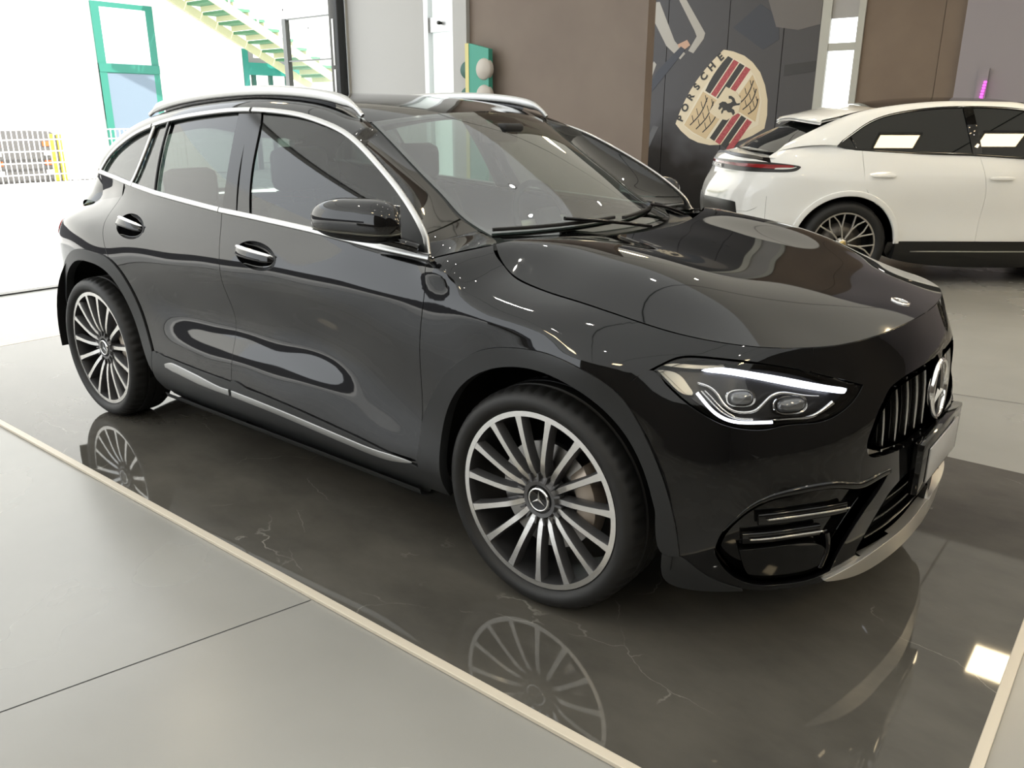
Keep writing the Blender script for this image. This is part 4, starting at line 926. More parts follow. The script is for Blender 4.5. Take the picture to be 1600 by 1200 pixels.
mk('cowl', *g_grid(np.array([[(x0, y, z0) for x0, z0 in ((-.10-.28*(y/.7)**2, 1.045), (-.20-.22*(y/.7)**2, 1.040), (-.27-.2*(y/.7)**2, 1.055))] for y in np.linspace(-.70, .70, 21)])), CLAD, car)
# ---------------------------------------------------------------- lamps
LENS = glassmat('lamp_lens', (.95, .95, .95), 1.5)
DRL = mat('daytime_light', (.9, .9, .95), .3, 0, .5, emit=(.86, .9, 1.0), es=2.2)
LAMPCHR = mat('lamp_chrome', (.8, .8, .8), .12, 1)
LAMPDK = mat('lamp_housing', (.012, .012, .013), .25, 0, .5)
LAMPCREAM = mat('lamp_reflector', (.55, .53, .46), .25, .3)
PROJ = mat('projector_lens', (.10, .105, .11), .04, .2, 1.0, 1.0)
hl = panel('headlamp', BODY, HL, LAMPDK, car, off=-.050, depth=-.046, gap=.003)
panel('lamp_cover', BODY, HL, LENS, hl, off=-.001, depth=.004, gap=.004, step=.02)
def onskin(name, q, w, h, m, off, parent=hl, taper=None, n=50):
    q = curve(q, n=n); return mk(name, *g_strip(BODY, q, rrect(w, h, min(w, h)*.4), off, taper), m, parent)
panel('light_bar', BODY, path([(4.642, .831), (4.69, .840), (4.78, .829), (4.901, .804), (5.028, .776), (5.052, .769)], [(5.041, .760), (4.942, .780), (4.82, .806), (4.705, .827), (4.66, .829)], step=.008), DRL, hl, off=-.012, depth=.012, gap=0, step=.02)
onskin('light_guide', [(4.634, .776), (4.651, .758), (4.675, .734), (4.702, .717), (4.732, .7085), (4.775, .7065), (4.824, .7065)], .0085, .008, DRL, -.013)
for d in (.010, .018):
    onskin('light_fin', [(4.634+d, .780+d*.2), (4.655+d, .758+d*.4), (4.682+d, .734+d*.3), (4.705+d, .721+d*.2), (4.735, .7135+d*.3), (4.775, .712+d*.2)], .0035, .004, LAMPCHR, -.016)
onskin('chrome_sweep', [(4.633, .800), (4.659, .794), (4.682, .779), (4.701, .754), (4.724, .737), (4.753, .732), (4.783, .737), (4.806, .755), (4.831, .773), (4.863, .777), (4.912, .768), (4.964, .761)], .0075, .008, LAMPCHR, -.020, taper=np.r_[np.linspace(.9, 1.1, 30), np.linspace(1.1, .4, 20)])
onskin('chrome_edge', [(4.824, .711), (4.875, .712), (4.927, .712), (4.967, .725), (5.0, .741)], .007, .006, LAMPCHR, -.014, taper=np.linspace(.5, 1.9, 50))
panel('side_reflector', BODY, path([(4.530, .823), (4.560, .822), (4.590, .812), (4.612, .790), (4.624, .774)], [(4.622, .770), (4.598, .772), (4.562, .797)], step=.006), LAMPCREAM, hl, off=-.012, depth=.01, gap=0)
panel('top_reflector', BODY, path([(4.545, .836), (4.568, .841), (4.645, .843), (4.70, .846)], [(4.70, .844), (4.642, .835), (4.594, .833)], step=.006), LAMPCREAM, hl, off=-.012, depth=.006, gap=0)
for cu, cz, ru, rz in ((4.750, .768, .042, .024), (4.890, .746, .050, .026)):
    a = np.arange(40)*2*math.pi/40; ex = .8
    pr = np.c_[cu+ru*np.sign(np.cos(a))*abs(np.cos(a))**ex, cz+rz*np.sign(np.sin(a))*abs(np.sin(a))**ex]
    mk('projector', *[x for x in g_panel(BODY, pr, off=-.040, depth=-.006, gap=0, step=.012)[:2]], LAMPCHR, hl, sharp=40)
    k = np.array([cu, cz]); pr2 = k+(pr-k)*.82; rows = []
    for s, h in ((1, -.034), (.9, -.026), (.7, -.020), (.4, -.0165), (.02, -.015)):
        rows.append(BODY.P(k+(pr2-k)*s, h))
    mk('projector_glass', *g_grid(np.array(rows), cv=True, flip=True), PROJ, hl)

# ---------------------------------------------------------------- grille: upright bright bars and the star
grille = sym_panel('grille', BODY, gr_half, MATBLK, car, off=-.07, depth=-.068, gap=.001, step=.05)
for y in (.108, .178, .248, .318, .388, .452):
    for sgn in (-1, 1):
        u = BODY.inv(.874-.9*y*y*.45, -y)[0]
        zs = [p for p in np.linspace(.50, .80, 60) if pip(gr_half, [(u, p)])[0]]
        if len(zs) < 5: continue
        q = np.c_[np.full(20, u), np.linspace(zs[0]+.004, zs[-1]-.014, 20)]
        V, F = g_strip(BODY, q, rrect(.0075, .016, .003), -.022)
        b = mk('grille_bar', np.array(V)*[1, -sgn if sgn > 0 else 1, 1] if sgn > 0 else V, F if sgn < 0 else [f[::-1] for f in F], mat('grille_chrome', (.55, .55, .55), .22, 1), grille, sharp=40)
        V, F = g_strip(BODY, q, rrect(.010, .030, .003), -.045)
        mk('bar_blade', np.array(V)*[1, -sgn if sgn > 0 else 1, 1] if sgn > 0 else V, F if sgn < 0 else [f[::-1] for f in F], GLOSSBLK, b, sharp=40)
gs = empty('star_badge', (.866, 0, .663), parent=grille)
sM = Matrix.Rotation(math.radians(90), 4, 'Z')@Matrix.Rotation(math.radians(-4), 4, 'X')
mk('badge_plate', *xf(g_lathe([(0, .004), (.088, .004), (.092, .012)], 48), sM), GLOSSBLK, gs)
mk('badge_ring', *xf(g_lathe([(.080, .004), (.081, -.006), (.086, -.010), (.092, -.008), (.095, .0), (.093, .012)], 64), sM), CHROME, gs)
mk('badge_star', *xf(star_geo(.084, -.002, .012, .17), sM), CHROME, gs, smooth=False)
# bonnet badge
hb = HOOD.P([(.722, 0)])[0]; hn = HOOD.Nrm([(.722, 0)])[0]
rot = Vector((0, -1, 0)).rotation_difference(Vector(hn)).to_matrix().to_4x4(); M_ = Matrix.Translation(hb)@rot
bb = mk('bonnet_badge', *xf(g_lathe([(0, -.002), (.0285, -.002), (.0285, 0)], 40), M_), mat('badge_blue', (.02, .02, .022), .1), hood)
mk('badge_ring', *xf(g_lathe([(.019, -.002), (.020, -.0035), (.0285, -.0035), (.0295, 0)], 40), M_), CHROME, bb)
mk('badge_star', *xf(star_geo(.019, -.0025, .002, .2), M_@Matrix.Rotation(math.radians(90), 4, 'Y')), CHROME, bb, smooth=False)

# ---------------------------------------------------------------- lower bumper: side intakes with two slats, mouth, splitter, plate
wi = panel('side_intake', BODY, wing, GLOSSBLK, car, off=-.040, depth=-.036, gap=.001, step=.03)
onskin('intake_ridge', wing_top[1:], .020, .016, PAINT, -.002, wi, taper=np.r_[np.linspace(.15, 1, 20), np.ones(20), np.linspace(1, .8, 10)])
for qs, nm in (([(4.800, .452), (4.86, .457), (4.941, .459), (5.052, .452)], 1), ([(4.765, .394), (4.83, .399), (4.90, .404), (4.968, .403)], 2)):
    qq = curve(qs, n=40)
    mk('slat', *g_strip(BODY, qq+[0, -.006], rrect(.034, .016, .006), -.026), GLOSSBLK, wi, sharp=40)
    mk('slat_edge', *g_strip(BODY, qq[3:]+[0, -.004], rrect(.0052, .006, .0016), -.011), mat('bright_edge', (.72, .70, .66), .2, 1), wi)
onskin('intake_strut', [(4.985, .39), (5.00, .33), (4.992, .27)], .016, .014, PAINT, -.016, wi)
panel('intake_floor', BODY, path([(4.76, .355), (4.98, .345), (5.0, .27), (4.88, .255), (4.80, .265)], step=.01), GLOSSBLK, wi, off=-.014, depth=.02, gap=0)
mo = sym_panel('lower_grille', BODY, mouth, MATBLK, car, off=-.06, depth=-.055, gap=.001, step=.05)
for z in (.31, .36, .41):
    q = np.array([(u, z) for u in np.linspace(5.16, UC, 20)]); P_ = BODY.P(q, -.03); P_ = np.vstack([P_, (P_*[1, -1, 1])[::-1][1:]])
    mk('grille_slat', *g_sweep(P_, rrect(.02, .008, .002)), GLOSSBLK, mo, sharp=40)
SPL = mat('splitter_silver', (.66, .64, .60), .33, .9)
spq = path([(UC+G0, .212), (5.45, .210), (5.25, .211), (5.10, .220), (4.99, .243)], [(4.99, .245), (5.10, .268), (5.25, .285), (5.45, .292), (UC+G0, .293)], step=.015)
sym_panel('splitter', BODY, spq, SPL, car, off=.012, depth=.03, gap=0)
pl = empty('number_plate', (.902, 0, .475), parent=car)
mk('plate_holder', *g_box(-.030, .0, -.245, .245, -.075, .085, .004), GLOSSBLK, pl, sharp=40)
mk('plate_surface', *g_box(.001, .006, -.180, .180, -.055, .055, .002), mat('plate_grey', (.40, .40, .40), .3), pl, sharp=40)
# ---------------------------------------------------------------- mirrors, handles, wipers
mr = empty('door_mirror', (-.645, -.985, 1.142), parent=car)      # folded back along the door
e1 = Vector((-1, -.10, 0)).normalized(); e2 = Vector((e1.y, -e1.x, 0))*-1
MM = Matrix(((e1.x, e2.x, 0, 0), (e1.y, e2.y, 0, 0), (0, 0, 1, 0), (0, 0, 0, 1)))
def mirror_body(z0, z1, k=1.0):
    rows = []
    for i in range(29):
        t = -1+2*i/28; s = (1-abs(t)**(4.5 if t < 0 else 2.6))**(1/2.4); r = []
        for j in range(28):
            a = j*2*math.pi/28; cx, cz = math.cos(a), math.sin(a)
            x = np.sign(cx)*abs(cx)**.8*.060*s*k*(1.0 if cx > 0 else .6); z = np.sign(cz)*abs(cz)**.8*(.074 if cz > 0 else .060)*s*k*(1-.06*t)
            r.append((t*.178, x, min(max(z, z0), z1)))
        rows.append(r)
    return xf(g_grid(np.array(rows), cv=True), MM)
mk('mirror_shell', *mirror_body(-.026, .2), PAINT, mr)
mk('mirror_base', *mirror_body(-.2, -.030, .97), GLOSSBLK, mr)
mk('mirror_foot', *g_sweep(curve([(.09, .03, -.045), (.13, .06, -.058), (.165, .10, -.075)], n=8), rrect(.070, .030, .013)), GLOSSBLK, mr)
mk('mirror_glass', *xf(g_box(-.15, .14, -.040, -.038, -.045, .055, .001), MM), CHROME, mr)
mk('indicator', *mirror_body(-.0305, -.0245, 1.012), LAMPCREAM, mr)
# mirror triangle at the foot of the pillar
panel('mirror_triangle', GLASS, path([(-.62, lo_z(-.62)+.01), (-.455, 1.05)], [(-.455, 1.05), (-.47, 1.09), (-.56, 1.155), (-.62, 1.195)], [(-.62, 1.19), (-.62, 1.07)]), CLAD, door_f, depth=.012, off=.003, gap=.002)
def handle(c, parent):
    u0, z0 = c; el = oval(0, 0)
    rows = [BODY.P(el*s+[u0, z0], o) for s, o in ((1.0, -.002), (.93, -.010), (.78, -.020), (.5, -.028), (.02, -.031))]
    mk('handle_bowl', *g_grid(np.array(rows), cv=True, flip=True), PAINT, parent)
    d = np.linspace(-.118, .118, 40); q = np.c_[u0+d, z0+.006-d*.075]; t = d/.118
    sc = np.sqrt(np.clip(1-t**6, .05, 1))*(1.10-.22*t); bow = .004+.022*(1-t**2)
    g = mk('door_handle', *g_sweep(BODY.P(q+[0, -.004], bow), rrect(.034, .018, .007), up=BODY.Nrm(q), scale=sc), PAINT, parent, sharp=50)
    mk('handle_chrome', *g_sweep(BODY.P(q+[0, .010], bow+.004), rrect(.014, .014, .005), up=BODY.Nrm(q), scale=sc), CHROME, g, sharp=60)
handle(HF, door_f); handle(HR, door_r)
def wiper(pts, arm):
    w = mk('wiper', *g_sweep(curve(pts, n=24), rrect(.013, .012, .003)), RUBBER, car, sharp=40)
    mk('wiper_arm', *g_sweep(curve(arm, n=16), rrect(.018, .012, .004)), GLOSSBLK, w, sharp=40)
def sc_pt(a, t, o=.012): return SCREEN.P([(a, t)], o)[0]
wiper([sc_pt(-.96+.0*k, .035+.0*k) if k == 0 else sc_pt(-.96+k*.165, .035+.004*k) for k in range(6)], [sc_pt(-.55, .055, .03), sc_pt(-.2, .0, .03), (-.21, .08, 1.062)])
wiper([sc_pt(-.05+k*.155, .045+.008*k) for k in range(6)], [sc_pt(.35, .075, .03), sc_pt(.62, .02, .03), (-.30, .52, 1.065)])
# ---------------------------------------------------------------- cabin
TRIM = mat('cabin_trim', (.020, .020, .021), .6, 0, .3); SEAT = mat('seat_leather', (.028, .028, .029), .5, 0, .35); LINER = mat('roof_liner', (.10, .10, .10), .9)
mk('dashboard', *g_grid(np.array([[(-.42-.12*(1-(y/.66)**2)*-1, y, 1.045), (-.60, y, 1.045+.012*math.cos(y*4)), (-.78, y, 1.02), (-.84, y, .93), (-.80, y, .70)] for y in np.linspace(-.70, .70, 21)])), TRIM, car)
mk('dash_strip', *g_sweep([(-.835, y, .985) for y in np.linspace(-.66, .66, 12)], rrect(.012, .03, .004), up=(1, 0, .5)), SATIN, car)
def seat(x, y, w=.52, back=.62, name='seat'):
    s = empty(name, (x, y, .35), parent=car)
    mk('cushion', *g_sweep(curve([(.30, 0, .16), (.10, 0, .17), (-.12, 0, .12)], n=8), rrect(w, .17, .06)), SEAT, s, sharp=60)
    mk('backrest', *g_sweep(curve([(-.10, 0, .12), (-.20, 0, .40), (-.30, 0, .12+back)], n=10), rrect(w*.92, .14, .055), up=(1, 0, .3), scale=[1, 1, 1, 1, 1, .99, .97, .94, .9, .82]), SEAT, s, sharp=60)
    hd = mk('headrest', *g_box(-.40, -.30, -.14, .14, back+.17, back+.36, .045), SEAT, s)
    for d in (-.06, .06): mk('headrest_post', *g_sweep([(-.33, d, back+.05), (-.345, d, back+.2)], circle(.007, 8), up=(1, 0, 0)), CHROME, hd)
    return s
seat(-1.38, -.36); seat(-1.38, .36); seat(-2.22, -.40, .62, .50, 'rear_seat'); seat(-2.22, .40, .62, .50, 'rear_seat')
sw = empty('steering_wheel', (-.92, .36, 1.0), parent=car); SM = Matrix.Rotation(math.radians(-24), 4, 'Y')
mk('wheel_grip', *xf(g_sweep([(0, .185*math.cos(a), .185*math.sin(a)) for a in np.arange(40)*2*math.pi/40], circle(.016, 8), up=(1, 0, 0), closed=True), SM), TRIM, sw)
mk('wheel_boss', *xf(g_box(-.02, .06, -.07, .07, -.055, .055, .02), SM), TRIM, sw); mk('wheel_spoke', *xf(g_box(-.01, .01, -.18, .18, -.02, .02, .006), SM), SATIN, sw)
rm = mk('rear_view_mirror', *g_box(-.90, -.87, -.11, .11, 1.355, 1.425, .012), TRIM, car)
mk('sensor_pod', *g_box(-.90, -.80, -.06, .06, 1.395, 1.43, .012), TRIM, rm)
mk('roof_liner', *g_grid(np.array([[(x, y, ROOF.P([(x, y)])[0][2]-.05) for y in np.linspace(-.52, .52, 9)] for x in np.linspace(-1.06, -2.9, 12)])), LINER, car)
tg = glassmat('green_glass_edge', (.6, .9, .8))
for o in [c for c in list(car.children) if c.name.split('.')[0] not in ('bonnet', 'front_bumper', 'tailgate', 'roof', 'windscreen', 'wheel', 'grille', 'lower_grille', 'splitter', 'number_plate', 'underbody', 'cowl', 'dashboard', 'dash_strip', 'seat', 'rear_seat', 'steering_wheel', 'rear_view_mirror', 'roof_liner', 'wiper')]:
    mirror(o)
for c in car.children:
    if c.name.startswith('door_mirror') and c.location.y > 0: c.location.x -= .10; c.location.z -= .035
# ---------------------------------------------------------------- white coupe SUV (rear axle at its own x=0)
WHITE = mat('white_paint', (.83, .835, .82), .06, 0, .5)
PGLASS = mat('tinted_glass', (.006, .007, .007), .015, 0, .6)
PRED = mat('lamp_red', (.22, .012, .015), .08, 0, .5)
PDARK = mat('dark_trim', (.012, .012, .012), .35, 0, .4)
white_car = empty('car', (-1.566, 5.70, -.012), math.radians(38)); tag(white_car, 'white coupe SUV with black lower sills parked in front of the crest mural', 'car')
P_SIDE = {
 -.6: [(.28, .82), (.5, .89), (.7, .91), (.85, .915), (.95, .91), (1.02, .893), (1.08, .855), (1.14, .80), (1.2, .72)],
 -.3: [(.3, .87), (.5, .945), (.7, .958), (.85, .962), (.95, .958), (1.03, .938), (1.1, .90), (1.17, .845), (1.235, .78)],
 0: [(.5, .965), (.7, .978), (.85, .984), (.95, .974), (1.03, .952), (1.1, .922), (1.16, .892), (1.21, .868)],
 .6: [(.24, .86), (.30, .90), (.42, .935), (.6, .94), (.75, .952), (.88, .960), (1.0, .943), (1.1, .91), (1.177, .876)],
 1.3: [(.24, .86), (.3, .90), (.42, .93), (.6, .93), (.75, .945), (.88, .952), (1.0, .938), (1.08, .912), (1.15, .884)],
 2.1: [(.24, .86), (.3, .90), (.42, .935), (.6, .945), (.75, .955), (.88, .955), (.98, .93), (1.06, .90), (1.12, .876)],
 2.9: [(.5, .965), (.7, .975), (.85, .965), (.93, .935), (1.0, .87)],
}
P_REAR = {.30: [(-.80, .66), (-.95, .4), (-1.0, 0)], .55: [(-.83, .79), (-.99, .5), (-1.06, 0)], .75: [(-.83, .80), (-1.0, .5), (-1.07, 0)], .88: [(-.82, .79), (-.96, .5), (-1.02, 0)], .98: [(-.79, .775), (-.91, .5), (-.96, 0)], 1.05: [(-.77, .755), (-.90, .48), (-.95, 0)], 1.12: [(-.74, .70), (-.88, .45), (-.93, 0)], 1.18: [(-.70, .64), (-.82, .42), (-.87, 0)]}
P_FRONT = {.30: [(3.35, .80), (3.62, .55), (3.72, 0)], .5: [(3.35, .85), (3.66, .58), (3.80, 0)], .7: [(3.3, .86), (3.62, .60), (3.78, 0)], .9: [(3.2, .82), (3.5, .55), (3.62, 0)], .98: [(3.0, .80), (3.36, .5), (3.45, 0)]}
_pp = [(x, -y, z) for x, L in P_SIDE.items() for z, y in L]+[(x, -y, z) for D in (P_REAR, P_FRONT) for z, L in D.items() for x, y in L]
PB = Wrap([(-1.0, .15), (-1.0, 0), (-.97, -.38), (-.87, -.68), (-.58, -.88), (0, -.94), (1.0, -.94), (2.2, -.94), (2.9, -.92), (3.25, -.82), (3.55, -.58), (3.7, -.3), (3.74, 0), (3.73, .15)], (.18, 1.26), _pp, 34, 22, 3e-4)
pu = lambda x, y=-.94: PB.inv(x, y)[0]
PU0 = PB.inv(-1.0, 0)[0]-G0; PUF = PB.inv(3.74, 0)[0]+G0; K = pu(1.0)-1.0      # u = x + K along the side
_pl = [(-.115, 1.236), (.03, 1.205), (.48, 1.179), (1.04, 1.165), (1.49, 1.140), (2.0, 1.115), (2.45, 1.10)]
def p_lo(x): return np.interp(x, [a for a, b in _pl], [b for a, b in _pl])
def parch(cx, R, a0, a1, n=26, ry=None): a = np.radians(np.linspace(a0, a1, n)); return [(cx+K+R*math.cos(t), .385+(ry or R)*math.sin(t)) for t in a]
pgap_r = [(.09+K, p_lo(.09)-.004), (.105+K, 1.0), (.14+K, .86), (.22+K, .76)]
pgap_b = [(1.12+K, p_lo(1.12)-.004), (1.19+K, .85), (1.185+K, .60), (1.18+K, .415)]
pgap_f = [(2.33+K, p_lo(2.33)-.004), (2.36+K, .85), (2.35+K, .60), (2.34+K, .415)]
def plo(x0, x1, n=10): return [(x+K, p_lo(x)-.004) for x in np.linspace(x0, x1, n)]
arc_r = parch(0, .445, 8, 172, ry=.43); 
wd = dict(step=.045, stepz=.022)
pq = panel('rear_quarter', PB, path(plo(.09, -.115), [(-.115+K, 1.232), (-.30+K, 1.235), (-.60+K, 1.17)], [(-.60+K, 1.17), (-.70+K, 1.10)], [(-.70+K, 1.09), (-.70+K, .34)], [(-.70+K, .32), (-.46+K, .32)], list(reversed(arc_r))[0:19], [p for p in reversed(pgap_r)][:-1]), WHITE, white_car, **wd)
panel('rear_door', PB, path(pgap_r, [p for p in reversed(arc_r) if p[0] > .20+K], [(.45+K, .415), (1.18+K, .415)], list(reversed(pgap_b)), plo(1.12, .09)), WHITE, white_car, **wd)
panel('front_door', PB, path(pgap_b, [(1.18+K, .415), (2.34+K, .415)], list(reversed(pgap_f)), plo(2.33, 1.12)), WHITE, white_car, **wd)
arc_f = parch(2.895, .445, 8, 172, ry=.43)
panel('front_fender', PB, path(pgap_f, [(2.34+K, .415), (2.43+K, .415)], list(reversed(arc_f)), [(3.35+K, .45), (3.35+K, .93)], [(3.3+K, .94), (2.9+K, 1.0), (2.45+K, 1.07)]), WHITE, white_car, **wd)
sym_panel('front_bumper', PB, path([(3.35+K, .25), (3.35+K, .93)], [(3.36+K, .94), (PUF, .95)], [(PUF, .94), (PUF, .25)]), WHITE, white_car, **wd)
tailp = sym_panel('tailgate', PB, path([(PU0, .655), (PU0, 1.175)], [(PU0, 1.175), (-.70+K, 1.085)], [(-.70+K, 1.08), (-.70+K, .80), (-.78+K, .70), (-.86+K, .66)], [(-.86+K, .66), (PU0, .655)]), WHITE, white_car, **wd)
sym_panel('rear_bumper', PB, path([(PU0, .655), (-.86+K, .66)], [(-.86+K, .66), (-.78+K, .70), (-.70+K, .80)], [(-.70+K, .80), (-.70+K, .33)], [(-.70+K, .32), (PU0, .28)]), WHITE, white_car, **wd)
sym_panel('plate_recess', PB, path([(PU0, .52), (PU0, .74)], [(PU0, .74), (-1.0+K+.03, .735)], [(-1.0+K+.03, .73), (-.92+K, .52)], [(-.92+K, .52), (PU0, .52)]), PDARK, white_car, off=.004)
# full-width lamp and lettering
lamp = sym_panel('light_bar', PB, path([(PU0, 1.008), (PU0, 1.094)], [(PU0, 1.094), (-.85+K, 1.095), (-.62+K, 1.086), (-.440+K, 1.060)], [(-.440+K, 1.054), (-.48+K, 1.026), (-.62+K, 1.012), (-.85+K, 1.008)]), PDARK, white_car, off=.005, depth=.012)
sym_panel('red_strip', PB, path([(PU0, 1.056), (PU0, 1.074)], [(PU0, 1.074), (-.62+K, 1.070), (-.50+K, 1.060)], [(-.50+K, 1.052), (-.62+K, 1.040), (-.80+K, 1.042), (PU0, 1.056)]), PRED, lamp, off=.008, depth=.004, gap=0)
le_ = panel('lamp_edge', PB, path([(-.66+K, 1.034), (-.51+K, 1.043), (-.475+K, 1.056)], [(-.485+K, 1.056), (-.52+K, 1.049), (-.66+K, 1.040)]), mat('lamp_white', (.6, .6, .58), .2), lamp, off=.009, depth=.003, gap=0)
mirror(le_)
xr = PB.P([(PU0+G0, 1.04)])[0][0]
PM = Matrix.Translation((xr-.011, 0, 1.032))@Matrix.Rotation(math.radians(-90), 4, 'Z')@Matrix.Rotation(math.radians(90), 4, 'X')
SILVERL = mat('silver_letters', (.7, .7, .7), .25, .8)
add_text('PORSCHE', .042, SILVERL, PM, lamp, ext=.002, bold=.0012, space=1.9)
sym_panel('tail_lip', PB, path([(PU0, 1.150), (PU0, 1.162)], [(PU0, 1.162), (-.80+K, 1.120)], [(-.80+K, 1.110), (PU0, 1.150)]), PDARK, white_car, off=.006, depth=.01, gap=0)
# sills and arch rings
sl = panel('sill', PB, path([(.40+K, .41), (.44+K, .27), (2.40+K, .27)], [(2.42+K, .41), (.40+K, .41)]), PDARK, white_car, off=.004, **wd)
mk('sill_line', *g_strip(PB, np.c_[np.linspace(.62, 2.36, 20)+K, np.full(20, .325)], rrect(.012, .006, .002), .006), SATIN, sl)
for cx in (0, 2.895):
    q = np.array(parch(cx, .47, 2, 178, 40, ry=.455)); t = np.linspace(0, 1, 40)
    mk('arch_lip', *g_strip(PB, q, rrect(.05, .020, .008), .006), WHITE, white_car, sharp=60)
    a = np.linspace(math.radians(-15), math.radians(195), 24)
    mk('wheel_house', *g_grid(np.array([[(cx+r*math.cos(t), y, .38+r*math.sin(t)) for r, y in ((.46, -.955), (.45, -.92), (.44, -.60), (.02, -.55))] for t in a])), MATBLK, white_car)
# wheels
PAL = mat('white_car_alloy', (.62, .60, .56), .3, 1); PBLK = mat('wheel_black', (.01, .01, .01), .35)
def p_wheel(loc):
    w = empty('wheel', loc, parent=white_car)
    mk('tyre', *g_lathe([(.282, -.085), (.288, -.100), (.31, -.118), (.34, -.116), (.365, -.10), (.381, -.08), (.386, -.03), (.386, .10), (.36, .12), (.28, .12)], 72), RUBBER, w, sharp=60)
    rim = mk('rim', *g_lathe([(.286, -.085), (.284, -.100), (.271, -.100), (.267, -.09)], 72), PAL, w, sharp=40)
    mk('barrel', *g_lathe([(.268, -.095), (.26, -.05), (.255, .05), (.10, .06), (.0, .06)], 60), PBLK, rim)
    first = None
    for k in range(5):       # five spokes, each splitting into a pair of forked arms
        V, F = [], []
        pr = rrect(.015, .022, .004)
        for s in (-1, 1):
            j = (s*.045, -.083, .135)
            V, F = join((V, F), g_sweep([(s*.012, -.072, .05), (s*.030, -.080, .095), j], pr, up=(0, -1, 0)), g_sweep([j, (s*.050, -.094, .272)], pr, up=(0, -1, 0), scale=[1, .8]), g_sweep([j, (s*.085, -.090, .19), (s*.142, -.094, .232)], pr, up=(0, -1, 0), scale=[1, .9, .8]))
        o = mk('spoke', V, F, PAL, w, sharp=40) if first is None else first.copy()
        if first is None: first = o
        else: COL.objects.link(o); o.parent = w
        o.rotation_euler = (0, math.radians(8)+k*2*math.pi/5, 0)
    hub = mk('hub', *g_lathe([(0, -.085), (.035, -.085), (.045, -.078), (.06, -.06)], 32), PAL, w)
    mk('centre_cap', *g_lathe([(0, -.089), (.03, -.088), (.033, -.084)], 32), mat('gold_cap', (.55, .42, .18), .3, .7), w)
    mk('brake_disc', *g_lathe([(.07, -.02), (.19, -.022), (.19, 0)], 40), mat('p_disc', (.12, .11, .10), .4, .8), w)
    return w
for c in (p_wheel((0, -.845, .386)), p_wheel((2.895, -.845, .386))): mirror(c)
# greenhouse
PU_ = np.array([(-.115, -.855, 1.240), (-.05, -.838, 1.29), (.03, -.815, 1.345), (.12, -.79, 1.405), (.24, -.765, 1.463), (.42, -.745, 1.51), (.69, -.728, 1.547), (.98, -.722, 1.562), (1.31, -.725, 1.556), (1.56, -.742, 1.53), (1.9, -.785, 1.445), (2.25, -.84, 1.29), (2.45, -.875, 1.13)])
PV_ = np.array([(-.60, -.70, 1.185), (-.50, -.665, 1.255), (-.36, -.635, 1.325), (-.20, -.615, 1.40), (.04, -.60, 1.497), (.32, -.60, 1.562), (.66, -.60, 1.603), (1.0, -.60, 1.617), (1.35, -.605, 1.612), (1.6, -.615, 1.590), (1.95, -.66, 1.475), (2.3, -.72, 1.30), (2.55, -.76, 1.12)])
_tp = np.arange(len(PU_), dtype=float); tq2 = np.linspace(0, 12, 90); uu, vv = nspline(_tp, PU_, tq2), nspline(_tp, PV_, tq2)
dd = vv-uu; nn = np.cross(dd, np.gradient((uu+vv)/2, axis=0)); nn /= np.linalg.norm(nn, axis=1)[:, None]; nn *= np.where(nn[:, 1:2] > 0, -1, 1)
ss = np.linspace(0, 1, 8)[None, :, None]
mk('roof_frame', *g_grid(uu[:, None]*(1-ss)+vv[:, None]*ss+nn[:, None]*(4*ss*(1-ss))*(np.linalg.norm(dd, axis=1)*.07)[:, None, None]), WHITE, white_car)
low = np.array([(-.115, -.862, 1.232), (-.40, -.80, 1.215), (-.60, -.70, 1.185)])
# body between the side window tip, the rear window and the shoulder
qa = np.array([PB.P([(x+K, z)])[0] for x, z in ((-.115, 1.225), (-.25, 1.225), (-.40, 1.205), (-.52, 1.18), (-.62, 1.15), (-.70, 1.08))])
qb = np.array([(-.115, -.855, 1.240), (-.26, -.785, 1.242), (-.40, -.735, 1.232), (-.50, -.712, 1.212), (-.60, -.70, 1.185), (-.66, -.67, 1.14)])
mk('shoulder', *g_grid(np.stack([qa, (qa+qb)/2+[0, 0, .006], qb], 1)), WHITE, white_car)
# side glass: one dark band with a body-colour-free surround
gpoly = path([(x, p_lo(x)) for x in np.linspace(-.115, 2.42, 20)], [(a[0], a[2]) for a in PU_[::-1]], step=.03)
PG = Field(lambda x, z: -(.876-.42*(z-1.17)+.03*(x-.9)**2*0)+0*x, 'y')
sg_ = panel('side_window', PG, gpoly, PGLASS, white_car, step=.08, depth=.01, gap=0, off=.002)
mk('window_surround', *g_strip(PG, gpoly[::2], rrect(.020, .012, .004), .004, closed=True), GLOSSBLK, white_car)
mk('pillar', *g_strip(PG, np.array([(1.10, 1.165), (1.07, 1.35), (1.03, 1.555)]), rrect(.085, .012, .003), .006), GLOSSBLK, white_car)
mk('pillar', *g_strip(PG, np.array([(.06, 1.20), (.02, 1.27), (-.01, 1.315)]), rrect(.016, .008, .003), .005), GLOSSBLK, white_car)
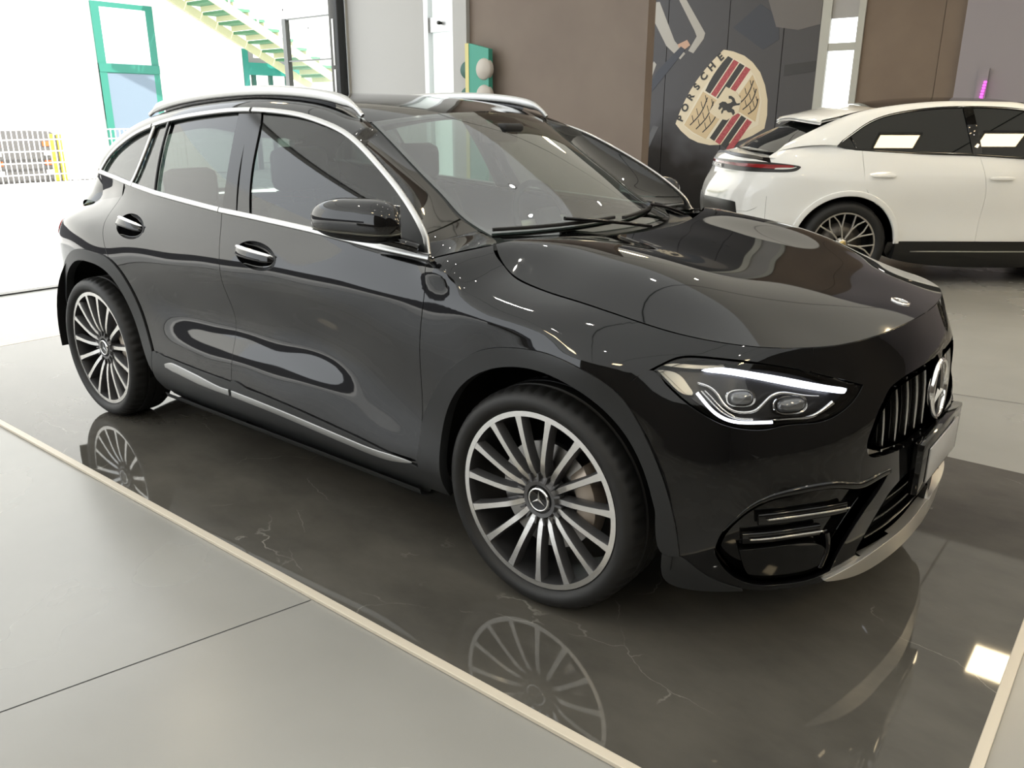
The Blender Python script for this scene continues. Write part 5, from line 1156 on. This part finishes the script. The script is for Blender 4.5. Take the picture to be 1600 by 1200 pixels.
# roof, rear window, spoiler, windscreen, bonnet
def across(rows, n=11, bul=.0, bx=0):
    return np.array([[(x+bx*(1-s*s), -y*s, z+bul*(1-s*s)) for s in np.linspace(-1, 1, n)] for x, y, z in rows])
mk('roof', *g_grid(across([tuple(abs(c) if i == 1 else c for i, c in enumerate(v)) for v in nspline(_tp, PV_, np.linspace(3.6, 9, 30))], bul=.045)), GLOSSBLK, white_car)
rw = [tuple(abs(c) if i == 1 else c for i, c in enumerate(v)) for v in nspline(_tp, PV_, np.linspace(.0, 3.9, 14))]
mk('rear_window', *g_grid(across([(x, y-.02, z-.012) for x, y, z in rw], bul=.03, bx=-.10)), PGLASS, white_car)
_r0 = across([(x, y-.02, z-.012) for x, y, z in rw], bul=.03, bx=-.10)[0]; _ps = PB.P(np.c_[np.linspace(-.62+K, PU0+G0, 6), np.linspace(1.125, 1.172, 6)]); _ps = np.vstack([_ps, (_ps*[1, -1, 1])[::-1][1:]])
mk('tail_shelf', *g_grid(np.stack([_ps, (_ps+_r0)/2+[0, 0, .008], _r0], 1)), WHITE, white_car)
spr = [(-.215, .625, 1.432), (-.20, .62, 1.452), (-.08, .61, 1.478), (.10, .60, 1.522), (.28, .60, 1.556)]
G_ = np.array([[(x-.11*(1-s**4), -y*s, z+.040*(1-s*s)) for s in np.linspace(-1, 1, 21)] for x, y, z in spr])
mk('roof_spoiler', *g_grid(np.concatenate([G_, (G_[::-1]-[0, 0, .022])[1:]])), WHITE, white_car)
mk('windscreen', *g_grid(across([tuple(abs(c) if i == 1 else c for i, c in enumerate(v)) for v in nspline(_tp, PV_, np.linspace(9, 12, 10))], bul=.03, bx=.15)), PGLASS, white_car)
mk('bonnet', *g_grid(across([(2.55, .80, 1.09), (2.9, .81, 1.03), (3.2, .76, .985), (3.40, .62, .955)], bul=.05, bx=.05)), WHITE, white_car)
for x, z in ((.62, .985), (1.66, .965)):
    h = mk('door_handle', *g_strip(PB, np.c_[np.linspace(x-.11, x+.11, 16)+K-.35, np.full(16, z)], rrect(.030, .018, .007), .022, np.sqrt(np.clip(1-np.linspace(-1, 1, 16)**6, .1, 1))), WHITE, white_car, sharp=60)
fq = np.array([(-.215, 1.15), (.03, 1.128), (.03, 1.03), (-.20, 1.057)])
panel('fuel_flap', PB, path([(-.215+K, 1.145), (-.212+K, 1.05)], [(-.20+K, 1.045), (.02+K, 1.025)], [(.03+K, 1.03), (.03+K, 1.115)], [(.02+K, 1.123), (-.20+K, 1.148)]), WHITE, pq, off=.0008, depth=.002, gap=.001)
mk('underbody', *g_box(-.75, 3.4, -.70, .70, .26, .5), MATBLK, white_car, False)
panel('inner_panel', PB, path([(.35+K, .42), (2.4+K, .42)], [(2.4+K, 1.05), (.2+K, 1.1)], [(.15+K, .9)]), MATBLK, white_car, off=-.03, rim=False, step=.1)
for o in [c for c in list(white_car.children) if c.name.split('.')[0] in ('rear_quarter', 'rear_door', 'front_door', 'front_fender', 'sill', 'arch_lip', 'wheel_house', 'roof_frame', 'shoulder', 'side_window', 'window_surround', 'pillar', 'inner_panel', 'door_handle')]:
    mirror(o)
